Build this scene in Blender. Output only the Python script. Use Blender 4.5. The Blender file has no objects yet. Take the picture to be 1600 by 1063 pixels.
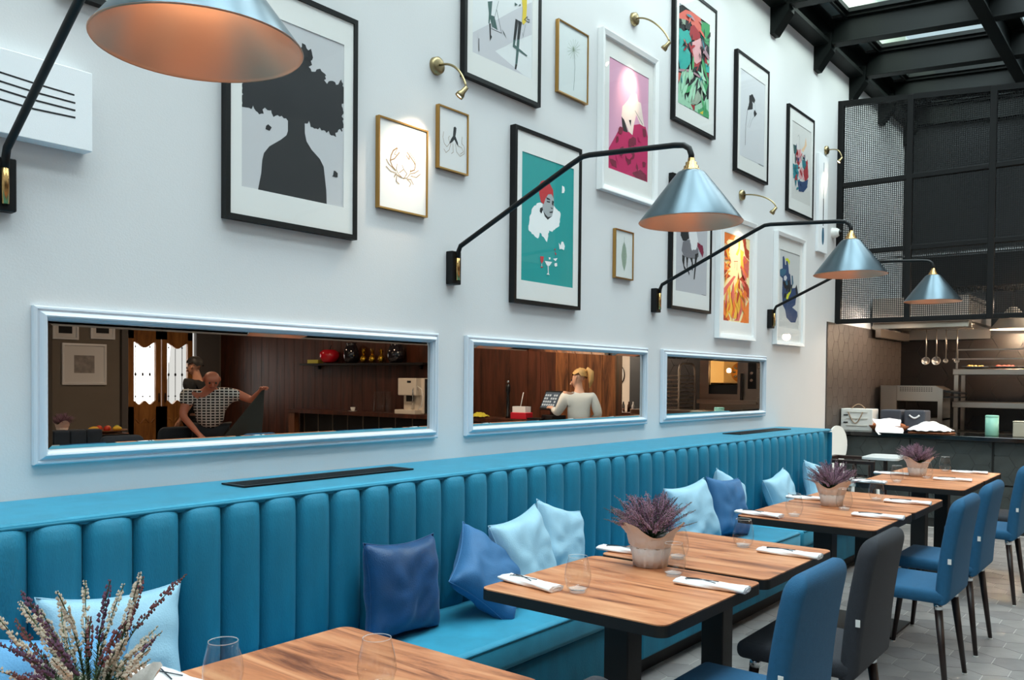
import bpy, bmesh, math, random
from mathutils import Vector, Matrix
from math import sin, cos, pi, radians, sqrt, atan2
random.seed(7)
SC = bpy.context.scene
COL = SC.collection
# ---------------------------------------------------------------- camera
cam_d = bpy.data.cameras.new('camera'); cam = bpy.data.objects.new('camera', cam_d); COL.objects.link(cam)
SC.camera = cam
cam_d.sensor_width = 36.0; cam_d.lens = 1328.09 / 1600 * 36.0
cam_d.shift_y = (621.84 - 531.5) / 1600
cam_d.clip_start = 0.05; cam_d.clip_end = 100
def _cam():
    y, p, r = radians(38.69377674), radians(-1.17400726), radians(0.51258243)
    f = Vector((cos(y), sin(y), 0)); rt = Vector((sin(y), -cos(y), 0)); up = Vector((0, 0, 1))
    f2 = f * cos(p) + up * sin(p); u2 = up * cos(p) - f * sin(p)
    r3 = rt * cos(r) + u2 * sin(r); u3 = u2 * cos(r) - rt * sin(r)
    m = Matrix((r3, u3, -f2)).transposed().to_4x4(); m.translation = Vector((0, 0, 1.45))
    return m
cam.matrix_world = _cam()
# ---------------------------------------------------------------- world, lights, exposure
W = bpy.data.worlds.new('overcast'); SC.world = W; W.use_nodes = True
_nt = W.node_tree; _bg = _nt.nodes['Background']; _bg.inputs[1].default_value = 1.7
_tc = _nt.nodes.new('ShaderNodeTexCoord'); _sx = _nt.nodes.new('ShaderNodeSeparateXYZ'); _cr = _nt.nodes.new('ShaderNodeValToRGB')
_nt.links.new(_tc.outputs['Generated'], _sx.inputs[0]); _nt.links.new(_sx.outputs[2], _cr.inputs[0]); _nt.links.new(_cr.outputs[0], _bg.inputs[0])
_cr.color_ramp.elements[0].color = (0.62, 0.66, 0.68, 1); _cr.color_ramp.elements[0].position = 0.0
_cr.color_ramp.elements[1].color = (0.80, 0.93, 1.0, 1); _cr.color_ramp.elements[1].position = 0.5
SC.view_settings.view_transform = 'Standard'; SC.view_settings.look = 'None'
SC.view_settings.gamma = 1.0; SC.view_settings.use_curve_mapping = False
SC.view_settings.exposure = 0.0
SC.cycles.max_bounces = 10; SC.cycles.transparent_max_bounces = 24; SC.cycles.glossy_bounces = 5
SC.cycles.diffuse_bounces = 4; SC.cycles.sample_clamp_indirect = 4.0; SC.cycles.use_denoising = True
SC.cycles.caustics_reflective = False; SC.cycles.caustics_refractive = False
def lamp(name, kind, loc, power, color=(1, 1, 1), target=None, label=None, **kw):
    l = bpy.data.lights.new(name, kind); l.energy = power; l.color = color
    for k, v in kw.items(): setattr(l, k, v)
    o = bpy.data.objects.new(name, l); COL.objects.link(o); o.location = loc
    if target is not None:
        o.rotation_euler = (Vector(target) - Vector(loc)).to_track_quat('-Z', 'Y').to_euler()
    return o
# added area lamp, unseen above the glass roof, boosting the overcast daylight
lamp('zenith_fill_lamp', 'AREA', (4.2, 1.0, 6.8), 2850, (0.98, 0.988, 1.0), (4.2, 1.3, 0), shape='RECTANGLE', size=14.5, size_y=3.6)
# ceiling lamps of the lower dining room that the mirrors show
for i, (x, y) in enumerate(((1.5, -4.0), (5.2, -3.4), (7.4, -6.4), (7.6, -3.0))):
    lamp('ceiling_downlight', 'AREA', (x, y, 2.97), 27, (1.0, 0.80, 0.60), (x, y, 0), shape='DISK', size=0.35)
lamp('bar_light', 'AREA', (8.2, -0.6, 2.9), 45, (1.0, 0.78, 0.55), (9.2, -0.4, 1.2), shape='DISK', size=0.3)
lamp('kitchen_light', 'AREA', (10.8, 0.2, 2.6), 150, (1.0, 0.80, 0.62), (11.3, 0.3, 0.8), shape='DISK', size=0.4)
lamp('corridor_light', 'AREA', (11.0, -1.7, 2.6), 130, (1.0, 0.88, 0.74), (12, -1.3, 1.3), shape='DISK', size=0.4)
lamp('pass_light', 'AREA', (10.2, 2.65, 2.28), 7, (1.0, 0.78, 0.6), (10.1, 2.9, 1.0), shape='DISK', size=0.2)
lamp('pass_light_food', 'AREA', (10.0, 1.5, 2.3), 6, (1.0, 0.82, 0.66), (9.8, 2.2, 0.9), shape='DISK', size=0.25)

# ---------------------------------------------------------------- materials
def lin(h):
    if not isinstance(h, str): return h
    h = h.lstrip('#'); c = [int(h[i:i+2], 16) / 255 for i in (0, 2, 4)]
    return tuple(x / 12.92 if x <= 0.04045 else ((x + 0.055) / 1.055) ** 2.4 for x in c)
MATS = {}
def mat(name, col='#808080', rough=0.6, metal=0.0, bump=0.0, bscale=60, var=0.0, vscale=8, sheen=0.0, coat=0.0, emit=0.0, ecol=None, spec=0.5, stretch=None):
    if name in MATS: return MATS[name]
    m = bpy.data.materials.new(name); m.use_nodes = True; n = m.node_tree; b = n.nodes['Principled BSDF']
    c = lin(col); b.inputs['Base Color'].default_value = (*c, 1); b.inputs['Roughness'].default_value = rough
    b.inputs['Metallic'].default_value = metal; b.inputs['Specular IOR Level'].default_value = spec
    if sheen: b.inputs['Sheen Tint'].default_value = (*[min(1, 0.25 + 1.1*x) for x in c], 1); b.inputs['Sheen Weight'].default_value = sheen; b.inputs['Sheen Roughness'].default_value = 0.35
    if coat: b.inputs['Coat Weight'].default_value = coat; b.inputs['Coat Roughness'].default_value = 0.05
    if emit: b.inputs['Emission Color'].default_value = (*(lin(ecol) if ecol else c), 1); b.inputs['Emission Strength'].default_value = emit
    if bump or var:
        tc = n.nodes.new('ShaderNodeTexCoord'); src = tc.outputs['Object']
        if stretch:
            mp = n.nodes.new('ShaderNodeMapping'); mp.inputs['Scale'].default_value = stretch; n.links.new(src, mp.inputs[0]); src = mp.outputs[0]
    if var:
        no = n.nodes.new('ShaderNodeTexNoise'); no.inputs['Scale'].default_value = vscale; no.inputs['Detail'].default_value = 5; n.links.new(src, no.inputs[0])
        r = n.nodes.new('ShaderNodeValToRGB'); n.links.new(no.outputs[0], r.inputs[0])
        r.color_ramp.elements[0].position = 0.3; r.color_ramp.elements[1].position = 0.7
        r.color_ramp.elements[0].color = (*[x * (1 - var) for x in c], 1); r.color_ramp.elements[1].color = (*[min(1, x * (1 + var)) for x in c], 1)
        n.links.new(r.outputs[0], b.inputs['Base Color'])
    if bump:
        nb = n.nodes.new('ShaderNodeTexNoise'); nb.inputs['Scale'].default_value = bscale; nb.inputs['Detail'].default_value = 4; n.links.new(src, nb.inputs[0])
        bn = n.nodes.new('ShaderNodeBump'); bn.inputs['Strength'].default_value = bump; bn.inputs['Distance'].default_value = 0.01
        n.links.new(nb.outputs[0], bn.inputs['Height']); n.links.new(bn.outputs[0], b.inputs['Normal'])
    MATS[name] = m; return m
def glassmat(name, tint=(1, 1, 1), ior=1.45, rough=0.0, body=0.0, bodycol=(0.8, 0.9, 0.9)):
    m = bpy.data.materials.new(name); m.use_nodes = True; n = m.node_tree; n.nodes.clear()
    out = n.nodes.new('ShaderNodeOutputMaterial'); mix = n.nodes.new('ShaderNodeMixShader'); fr = n.nodes.new('ShaderNodeFresnel'); fr.inputs[0].default_value = ior
    t = n.nodes.new('ShaderNodeBsdfTransparent'); t.inputs[0].default_value = (*tint, 1); g = n.nodes.new('ShaderNodeBsdfGlossy'); g.inputs['Roughness'].default_value = rough
    geo = n.nodes.new('ShaderNodeNewGeometry'); mx = n.nodes.new('ShaderNodeMath'); mx.operation = 'MULTIPLY'
    inv = n.nodes.new('ShaderNodeMath'); inv.operation = 'SUBTRACT'; inv.inputs[0].default_value = 1.0; n.links.new(geo.outputs['Backfacing'], inv.inputs[1])
    n.links.new(fr.outputs[0], mx.inputs[0]); n.links.new(inv.outputs[0], mx.inputs[1])
    src = t.outputs[0]
    if body:
        d = n.nodes.new('ShaderNodeBsdfTranslucent'); d.inputs[0].default_value = (*bodycol, 1); m2 = n.nodes.new('ShaderNodeMixShader'); m2.inputs[0].default_value = body
        n.links.new(t.outputs[0], m2.inputs[1]); n.links.new(d.outputs[0], m2.inputs[2]); src = m2.outputs[0]
    n.links.new(mx.outputs[0], mix.inputs[0]); n.links.new(src, mix.inputs[1]); n.links.new(g.outputs[0], mix.inputs[2]); n.links.new(mix.outputs[0], out.inputs[0])
    MATS[name] = m; return m
def tumblermat(name):
    m = bpy.data.materials.new(name); m.use_nodes = True; n = m.node_tree; n.nodes.clear()
    out = n.nodes.new('ShaderNodeOutputMaterial'); mix = n.nodes.new('ShaderNodeMixShader'); lw = n.nodes.new('ShaderNodeLayerWeight'); lw.inputs[0].default_value = 0.35
    r = n.nodes.new('ShaderNodeValToRGB'); e = r.color_ramp.elements; e[0].position = 0.75; e[0].color = (0.98, 0.985, 0.985, 1); e[1].position = 1.0; e[1].color = (0.84, 0.87, 0.88, 1)
    t = n.nodes.new('ShaderNodeBsdfTransparent'); g = n.nodes.new('ShaderNodeBsdfGlossy'); g.inputs['Roughness'].default_value = 0.02
    fr = n.nodes.new('ShaderNodeFresnel'); fr.inputs[0].default_value = 1.5
    n.links.new(lw.outputs['Facing'], r.inputs[0]); n.links.new(r.outputs[0], t.inputs[0]); geo = n.nodes.new('ShaderNodeNewGeometry'); mx = n.nodes.new('ShaderNodeMath'); mx.operation = 'MULTIPLY'; inv = n.nodes.new('ShaderNodeMath'); inv.operation = 'SUBTRACT'; inv.inputs[0].default_value = 1.0
    n.links.new(geo.outputs['Backfacing'], inv.inputs[1]); n.links.new(fr.outputs[0], mx.inputs[0]); n.links.new(inv.outputs[0], mx.inputs[1])
    n.links.new(mx.outputs[0], mix.inputs[0]); n.links.new(t.outputs[0], mix.inputs[1]); n.links.new(g.outputs[0], mix.inputs[2]); n.links.new(mix.outputs[0], out.inputs[0])
    MATS[name] = m; return m
def woodmat(name, c1, c2, c3, axis='Y', scale=5.0, rough=0.4, dens=1.0):
    m = bpy.data.materials.new(name); m.use_nodes = True; n = m.node_tree; b = n.nodes['Principled BSDF']
    tc = n.nodes.new('ShaderNodeTexCoord'); mp = n.nodes.new('ShaderNodeMapping'); oi = n.nodes.new('ShaderNodeObjectInfo')
    s = {'X': (0.12, 1, 1), 'Y': (1, 0.12, 1), 'Z': (1, 1, 0.12)}[axis]; mp.inputs['Scale'].default_value = [v * scale for v in s]
    ad = n.nodes.new('ShaderNodeVectorMath'); ad.operation = 'ADD'; sc = n.nodes.new('ShaderNodeVectorMath'); sc.operation = 'SCALE'; sc.inputs[3].default_value = 0.13
    n.links.new(oi.outputs['Location'], sc.inputs[0]); sc2 = n.nodes.new('ShaderNodeVectorMath'); sc2.operation = 'SCALE'; sc2.inputs[3].default_value = 7.3
    n.links.new(sc.outputs[0], sc2.inputs[0]); n.links.new(tc.outputs['Object'], ad.inputs[0]); n.links.new(sc2.outputs[0], ad.inputs[1]); n.links.new(ad.outputs[0], mp.inputs[0])
    n1 = n.nodes.new('ShaderNodeTexNoise'); n1.inputs['Scale'].default_value = 2.2; n1.inputs['Detail'].default_value = 8; n1.inputs['Distortion'].default_value = 0.9; n1.inputs['Roughness'].default_value = 0.62
    n.links.new(mp.outputs[0], n1.inputs[0]); r = n.nodes.new('ShaderNodeValToRGB'); n.links.new(n1.outputs[0], r.inputs[0]); e = r.color_ramp.elements
    e[0].position = 0.33; e[0].color = (*lin(c3), 1); e[1].position = 0.66; e[1].color = (*lin(c1), 1); k = r.color_ramp.elements.new(0.47); k.color = (*lin(c2), 1)
    n.links.new(r.outputs[0], b.inputs['Base Color']); b.inputs['Roughness'].default_value = rough
    MATS[name] = m; return m
wall_m = mat('painted_plaster', '#dadadb', 0.85, bump=0.06, bscale=140, var=0.02, vscale=1.5)
velvet_lit = mat('teal_velvet_lit', '#2491b2', 0.6, bump=0.2, bscale=300, var=0.14, vscale=10, sheen=1.0)  # paler copy of the teal velvet, skylight put into the colour
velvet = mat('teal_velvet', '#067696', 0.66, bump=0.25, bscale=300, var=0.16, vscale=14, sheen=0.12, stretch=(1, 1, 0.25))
velvet_pipe = mat('teal_piping', '#0d7896', 0.6, sheen=0.1)
glass_glint = mat('glass_glint', '#f4f6f6', 0.1, spec=1.0)  # whitish film, painted light caught in the tumbler base and rim
glass_glint.node_tree.nodes['Principled BSDF'].inputs['Alpha'].default_value = 0.32
table_wood = woodmat('walnut_veneer', '#dd9e72', '#c27a50', '#6f3b22', 'Y', 6.0, 0.38)
table_black = mat('black_edge', '#0e0f11', 0.55, bump=0.05)
iron = mat('black_iron', '#050607', 0.5, metal=0.0, spec=0.3)
frame_black = mat('black_frame', '#08090a', 0.45, spec=0.3)
frame_white = mat('white_frame', '#f2f2f2', 0.4)
frame_gold = mat('brass_frame', '#b98d4e', 0.3, metal=0.9)
mould = mat('white_moulding', '#d6dde6', 0.35)
brass = mat('antique_brass', '#9a8a68', 0.35, metal=1.0)
brass_b = mat('polished_brass', '#c39a63', 0.25, metal=1.0)
steelblue = mat('brushed_shade_metal', '#56656d', 0.32, metal=0.95)
copper = mat('copper_lining', '#dba588', 0.40, metal=0.85)
bulb_m = mat('warm_bulb', '#ffd9a0', 0.4, emit=9, ecol='#ffc68a')
led_m = mat('spot_lens', '#fff2dd', 0.4, emit=25, ecol='#ffe2b8')
roofsteel = mat('green_black_steel', '#050b0a', 0.55, metal=0.0, spec=0.25, var=0.15, vscale=3)
tile_wall = mat('brown_grey_tile', '#4a423d', 0.45, bump=0.2, bscale=25, var=0.28, vscale=4)
tile_dark = mat('dark_kitchen_tile', '#1b1512', 0.4, bump=0.2, bscale=25, var=0.3, vscale=4)
tile_floor = mat('grey_floor_tile', '#979391', 0.42, bump=0.15, bscale=30, var=0.16, vscale=5)
tile_floor2 = mat('grey_floor_tile_dark', '#8a8685', 0.42, bump=0.15, bscale=30, var=0.16, vscale=5)
tile_front = mat('dark_grey_tile', '#3d4444', 0.5, bump=0.2, bscale=40, var=0.18, vscale=6)
grout = mat('grout', '#c9c6c2', 0.9)
grout_d = mat('dark_grout', '#2a2c2c', 0.9)
granite = mat('black_granite', '#0d0f10', 0.12, var=0.3, vscale=60)
inox = mat('stainless_steel', '#b8aca0', 0.3, metal=1.0, bump=0.03, bscale=200, stretch=(1, 1, 20))
chrome = mat('chrome', '#cfd2d4', 0.15, metal=1.0)
legwood = mat('wenge_leg', '#23130f', 0.4, var=0.25, vscale=20)
chair_blue = mat('blue_upholstery', '#16587f', 0.8, bump=0.3, bscale=420, sheen=0.15, var=0.06, vscale=60)
chair_dark = mat('charcoal_upholstery', '#2c2f36', 0.85, bump=0.3, bscale=420, sheen=0.12, var=0.08, vscale=60)
pil_light = mat('pale_blue_velvet', '#9cc6dc', 0.7, bump=0.2, bscale=200, sheen=0.15, var=0.06, vscale=9)
pil_mid = mat('mid_blue_velvet', '#31699a', 0.65, bump=0.2, bscale=200, sheen=0.3, var=0.12, vscale=9)
pil_deep = mat('deep_blue_velvet', '#0f4270', 0.5, bump=0.2, bscale=200, sheen=0.6, var=0.25, vscale=10)
linen = mat('white_linen', '#f1eff0', 0.8, bump=0.15, bscale=250)
paper = mat('kraft_wrap', '#e3dad2', 0.75, bump=0.3, bscale=40)
white_m = mat('white_plastic', '#eeeeea', 0.4)
blackp = mat('black_plastic', '#0a0a0b', 0.4)
drinkglass = glassmat('clear_glass', (0.985, 0.99, 0.99), 1.5)
tumbler_m = tumblermat('tumbler_glass')
frameglass = glassmat('picture_glass', (0.97, 0.975, 0.975), 1.27)
roofglass_g = glassmat('frosted_roof_glass', (0.52, 0.62, 0.56), 1.2)
roofglass_b = glassmat('clear_roof_glass', (0.44, 0.52, 0.53), 1.2)
mirror_m = mat('mirror_silver', '#dcd4cc', 0.0, metal=1.0)
planks = woodmat('dark_mahogany', '#5a2d1c', '#45210f', '#2a130a', 'Z', 4.0, 0.45)
planks_l = woodmat('lighter_plank', '#8a5530', '#6b3f22', '#3c2010', 'Z', 6.0, 0.45)
greige = mat('greige_paint', '#7d7469', 0.85, var=0.04, vscale=2)
taupe = mat('taupe_trim', '#5f5a57', 0.6)
doorwood = woodmat('honey_oak', '#b0763c', '#95602c', '#6a4020', 'Z', 4.0, 0.4)
heather_p = mat('heather_pink', '#a27c92', 0.8, var=0.25, vscale=90)
heather_d = mat('heather_plum', '#6d4a62', 0.8, var=0.3, vscale=90)
heather_w = mat('heather_cream', '#d8cbb8', 0.8, var=0.2, vscale=90)
heather_g = mat('heather_green', '#44583a', 0.8, var=0.3, vscale=90)
skin_m = mat('skin', '#c58a6c', 0.5)
# ---------------------------------------------------------------- mesh helpers
class MB:
    def __init__(s): s.b = bmesh.new(); s.mi = 0
    def _m(s, faces):
        for f in faces: f.material_index = s.mi
    def face(s, pts):
        v = [s.b.verts.new(p) for p in pts]
        try: f = s.b.faces.new(v); f.material_index = s.mi; return f
        except ValueError: return None
    def box(s, c, d, rot=None, bev=0.0, seg=2):
        n0 = len(s.b.faces)
        r = bmesh.ops.create_cube(s.b, size=1.0); vs = r['verts']
        for v in vs: v.co = Vector((v.co.x * d[0], v.co.y * d[1], v.co.z * d[2]))
        if bev > 0:
            es = list({e for v in vs for e in v.link_edges})
            rr = bmesh.ops.bevel(s.b, geom=es, offset=bev, segments=seg, affect='EDGES', profile=0.5)
            vs = list({v for f in rr['faces'] for v in f.verts} | {v for v in vs if v.is_valid})
            # include all connected
            st = list(vs); seen = set(vs)
            while st:
                v = st.pop()
                for e in v.link_edges:
                    o = e.other_vert(v)
                    if o not in seen: seen.add(o); st.append(o)
            vs = list(seen)
        M = (rot.to_4x4() if rot else Matrix.Identity(4)); M = Matrix.Translation(c) @ M
        for v in vs: v.co = M @ v.co
        for v in vs:
            for f in v.link_faces: f.material_index = s.mi
        return s
    def bb(s, x0, x1, y0, y1, z0, z1, bev=0.0, seg=2):
        return s.box(((x0+x1)/2, (y0+y1)/2, (z0+z1)/2), (abs(x1-x0), abs(y1-y0), abs(z1-z0)), None, bev, seg)
    def ring(s, c, ax, r, n, ph=0.0, sx=1.0, sy=1.0):
        ax = Vector(ax).normalized(); u = ax.orthogonal().normalized() if abs(ax.z) < 0.99 else Vector((1, 0, 0)); v = ax.cross(u)
        return [s.b.verts.new(Vector(c) + u * (r * sx * cos(2*pi*i/n + ph)) + v * (r * sy * sin(2*pi*i/n + ph))) for i in range(n)]
    def bridge(s, a, b):
        n = len(a)
        for i in range(n):
            f = s.b.faces.new((a[i], a[(i+1) % n], b[(i+1) % n], b[i])); f.material_index = s.mi; f.smooth = True
    def cap(s, a, flip=False):
        f = s.b.faces.new(a[::-1] if flip else a); f.material_index = s.mi
    def cyl(s, p0, p1, r0, r1=None, n=16, caps=True):
        r1 = r0 if r1 is None else r1; p0 = Vector(p0); p1 = Vector(p1); ax = p1 - p0
        a = s.ring(p0, ax, r0, n); b = s.ring(p1, ax, r1, n); s.bridge(a, b)
        if caps: s.cap(a, True); s.cap(b)
        return s
    def tube(s, pts, r, n=10, caps=True, rr=None):
        pts = [Vector(p) for p in pts]; prev = None; N = len(pts)
        t0 = (pts[1] - pts[0]).normalized(); u = t0.orthogonal().normalized()
        for i, p in enumerate(pts):
            t = (pts[min(i+1, N-1)] - pts[max(i-1, 0)]).normalized()
            u = (u - t * u.dot(t)).normalized(); v = t.cross(u); q = rr[i] if rr else r
            ring = [s.b.verts.new(p + u * (q * cos(2*pi*k/n)) + v * (q * sin(2*pi*k/n))) for k in range(n)]
            if prev: s.bridge(prev, ring)
            elif caps: s.cap(ring, True)
            prev = ring
        if caps: s.cap(prev)
        return s
    def lathe(s, prof, c=(0, 0, 0), n=24, ax=(0, 0, 1), wob=None):
        ax = Vector(ax).normalized(); prev = None
        for r, h in prof:
            if r < 1e-5:
                cur = [s.b.verts.new(Vector(c) + ax * h)]
            else:
                cur = s.ring(Vector(c) + ax * h, ax, r, n)
            if prev:
                if len(cur) == 1 and len(prev) > 1:
                    for i in range(n): f = s.b.faces.new((prev[i], prev[(i+1) % n], cur[0])); f.material_index = s.mi; f.smooth = True
                elif len(prev) == 1 and len(cur) > 1:
                    for i in range(n): f = s.b.faces.new((prev[0], cur[(i+1) % n], cur[i])); f.material_index = s.mi; f.smooth = True
                elif len(cur) > 1: s.bridge(prev, cur)
            prev = cur
        return s
    def prism(s, poly, axis, a, b):
        # poly in 2D, extruded along axis from a to b
        def P(u, v, w): return {'x': (w, u, v), 'y': (u, w, v), 'z': (u, v, w)}[axis]
        A = [s.b.verts.new(P(u, v, a)) for u, v in poly]; B = [s.b.verts.new(P(u, v, b)) for u, v in poly]; n = len(poly)
        for i in range(n): f = s.b.faces.new((A[i], A[(i+1) % n], B[(i+1) % n], B[i])); f.material_index = s.mi
        s.cap(A, True); s.cap(B); return s
    def sphere(s, c, r, n=12, m=8, sc=(1, 1, 1)):
        c = Vector(c); pr = []
        for j in range(m + 1):
            t = pi * j / m; pr.append((sin(t), -cos(t)))
        prev = None
        for a, h in pr:
            if a < 1e-5: cur = [s.b.verts.new(c + Vector((0, 0, h * r * sc[2])))]
            else: cur = [s.b.verts.new(c + Vector((a * r * sc[0] * cos(2*pi*i/n), a * r * sc[1] * sin(2*pi*i/n), h * r * sc[2]))) for i in range(n)]
            if prev:
                for i in range(n):
                    q = [prev[i % len(prev)], prev[(i+1) % len(prev)], cur[(i+1) % len(cur)], cur[i % len(cur)]]
                    q = list(dict.fromkeys(q))
                    if len(q) > 2: f = s.b.faces.new(q); f.material_index = s.mi; f.smooth = True
            prev = cur
        return s
    def frame(s, x0, x1, z0, z1, prof, y=0.0, sgn=-1):
        # mitred rectangular moulding in the XZ plane; prof = [(inset, height towards the room)]
        prev = None; first = None
        for ins, h in prof:
            cur = [s.b.verts.new(p) for p in ((x0+ins, y+sgn*h, z0+ins), (x1-ins, y+sgn*h, z0+ins), (x1-ins, y+sgn*h, z1-ins), (x0+ins, y+sgn*h, z1-ins))]
            if prev:
                for i in range(4): f = s.b.faces.new((prev[i], prev[(i+1) % 4], cur[(i+1) % 4], cur[i])); f.material_index = s.mi
            prev = cur
        return s
    def mesh(s, name, mats, smooth=None, recalc=True):
        if recalc: bmesh.ops.recalc_face_normals(s.b, faces=s.b.faces)
        me = bpy.data.meshes.new(name); s.b.to_mesh(me); s.b.free()
        for m in (mats if isinstance(mats, (list, tuple)) else [mats]): me.materials.append(m)
        if smooth is not None: me.polygons.foreach_set('use_smooth', [smooth] * len(me.polygons))
        return me
    def build(s, name, mats, parent=None, loc=None, rot=None, smooth=None, recalc=True):
        return link(name, s.mesh(name, mats, smooth, recalc), parent, loc, rot)
def link(name, me, parent=None, loc=None, rot=None):
    o = bpy.data.objects.new(name, me); COL.objects.link(o)
    if parent: o.parent = parent
    if loc is not None: o.location = loc
    if rot is not None: o.rotation_euler = rot
    return o
def tag(o, label=None, cat=None, group=None, kind=None):
    if label: o['label'] = label
    if cat: o['category'] = cat
    if group: o['group'] = group
    if kind: o['kind'] = kind
    return o
def thing(name, label, cat, loc=(0, 0, 0), rz=0.0, group=None, rot=None):
    o = bpy.data.objects.new(name, None); COL.objects.link(o); o.location = loc; o.empty_display_size = 0.1
    o.rotation_euler = rot if rot else (0, 0, rz)
    return tag(o, label, cat, group)
KIDS = {}
def dup(root, loc, rz=None, label=None, group=None, rot=None, mats=None):
    r = root.copy(); COL.objects.link(r); r.location = loc
    if rz is not None: r.rotation_euler = (0, 0, rz)
    if rot is not None: r.rotation_euler = rot
    if label: r['label'] = label
    if group: r['group'] = group
    for ch in list(root.children):
        c = ch.copy(); COL.objects.link(c); c.parent = r
        if mats and c.type == 'MESH':
            sw = [i for i, sl in enumerate(c.material_slots) if sl.material and sl.material.name in mats]
            for i in sw:
                c.material_slots[i].link = 'OBJECT'; c.material_slots[i].material = mats[ch.material_slots[i].material.name]
        for g in list(ch.children):
            d = g.copy(); COL.objects.link(d); d.parent = c
    return r
def struct(o): o['kind'] = 'structure'; return o
def clip(poly, u0, u1, v0, v1):
    for ax, lim, sg in ((0, u0, 1), (0, u1, -1), (1, v0, 1), (1, v1, -1)):
        out = []
        for i in range(len(poly)):
            a, b = poly[i-1], poly[i]; da = (a[ax] - lim) * sg; db = (b[ax] - lim) * sg
            if (da >= 0) != (db >= 0):
                t = da / (da - db); out.append((a[0] + (b[0]-a[0])*t, a[1] + (b[1]-a[1])*t))
            if db >= 0: out.append(b)
        poly = out
        if len(poly) < 3: return None
    A = 0.5 * sum(poly[i-1][0]*poly[i][1] - poly[i][0]*poly[i-1][1] for i in range(len(poly)))
    return poly if abs(A) > 4e-4 else None
def hexes(side, u0, u1, v0, v1, gap=0.004, ou=0.0, ov=0.0):
    # hexagons with two edges parallel to u, clipped to the rectangle
    h = side * sqrt(3); out = []; r = side - gap / sqrt(3)
    i0 = int((u0 - ou) / (1.5*side)) - 2; i1 = int((u1 - ou) / (1.5*side)) + 2
    for i in range(i0, i1):
        j0 = int((v0 - ov) / h) - 2; j1 = int((v1 - ov) / h) + 2
        for j in range(j0, j1):
            cu = ou + i*1.5*side; cv = ov + j*h + (h/2 if i % 2 else 0)
            p = clip([(cu + r*cos(pi/3*k), cv + r*sin(pi/3*k)) for k in range(6)], u0 + gap/2, u1 - gap/2, v0 + gap/2, v1 - gap/2)
            if p: out.append((cu, cv, p))
    return out
def arc(c, r, a0, a1, n, plane='xz'):
    return [(c[0] + r*cos(a0 + (a1-a0)*i/n), c[1] + r*sin(a0 + (a1-a0)*i/n)) for i in range(n+1)]
D = 3.03; XS = 9.36
# ================================================================ ROOM SHELL
def shell(name, b, m): return struct(b.build(name, m))
wl = shell('wall_left', MB().bb(-3.2, 12.2, D, D + 0.25, 0, 5.12), wall_m)
struct(MB().bb(-3.2, 12.3, -9.0, D + 0.2, -0.12, -0.0022).build('floor', grout))
FL = bpy.data.objects['floor']
# floor tiles: the nearest visible ones singly, the rest joined
hx = hexes(0.1155, -3.0, XS - 0.02, -8.68, D - 0.02, 0.005, 0.03, -0.01)
def zf(c): return 0.7805*c[0] + 0.625*c[1], 0.625*c[0] - 0.7805*c[1]
vis = []
rest = MB()
for c in hx:
    z, l = zf(c)
    ok = z > 2.9 and l/z < 0.64 and c[1] < 2.4 and (1.45/z*1328 + 594) < 1110 and l/z > -0.1
    (vis if ok else []).append(c)
    c_ok = ok
    if not ok:
        A = [rest.b.verts.new((u, v, 0)) for u, v in c[2]]; rest.cap(A)
vis.sort(key=lambda c: zf(c)[0])
for k, c in enumerate(vis):
    if k < 290:
        b = MB(); B = [(u, v) for u, v in c[2]]
        b.prism([(u - c[0], v - c[1]) for u, v in B], 'z', -0.0022, 0.0)
        b.build('tile', tile_floor if (k * 7) % 3 else tile_floor2, FL, (c[0], c[1], random.uniform(-0.0004, 0)))
    else:
        rest.cap([rest.b.verts.new((u, v, 0)) for u, v in c[2]])
o = rest.build('floor_tiles', tile_floor, FL); o['kind'] = 'stuff'
# end wall behind the camera, far side walls and ceilings
shell('wall_back', MB().bb(-3.25, -3.0, -8.9, D + 0.2, 0, 5.2), wall_m)
wr = shell('wall_right', MB().bb(-3.2, 7.45, -8.9, -8.7, 0, 3.0).bb(8.95, 9.6, -8.9, -8.7, 0, 3.0).bb(7.45, 8.95, -8.9, -8.7, 2.42, 3.0), greige)
shell('ceiling', MB().bb(-3.2, XS + 0.1, -8.9, -0.85, 3.0, 3.2), mat('ceiling_paint', '#b9b2a8', 0.9))
shell('wall_upper', MB().bb(-3.2, 12.2, -0.95, -0.8, 3.0, 5.0), wall_m)
# wooden end wall, plank by plank
we = shell('wall_wood', MB().bb(XS + 0.02, XS + 0.16, -8.7, 0.25, 0, 3.0), planks)
k = 0; y = -8.7
while y < 0.24:
    w = (0.25, 0.22, 0.28, 0.25, 0.33, 0.22)[k % 6]; w = min(w, 0.25 - y)
    MB().bb(-0.012, 0.018, 0.003, w - 0.003, 0, 3.0 if y < -0.9 else 4.0, 0.002, 1).build('plank', planks_l if y > -0.8 else planks, we, (XS + 0.002, y, 0)); y += w; k += 1  # last planks lighter: warm light put into their wood colour
shell('wall_wood_upper', MB().bb(XS + 0.02, XS + 0.16, -0.85, 0.25, 3.0, 4.9), planks)
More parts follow.
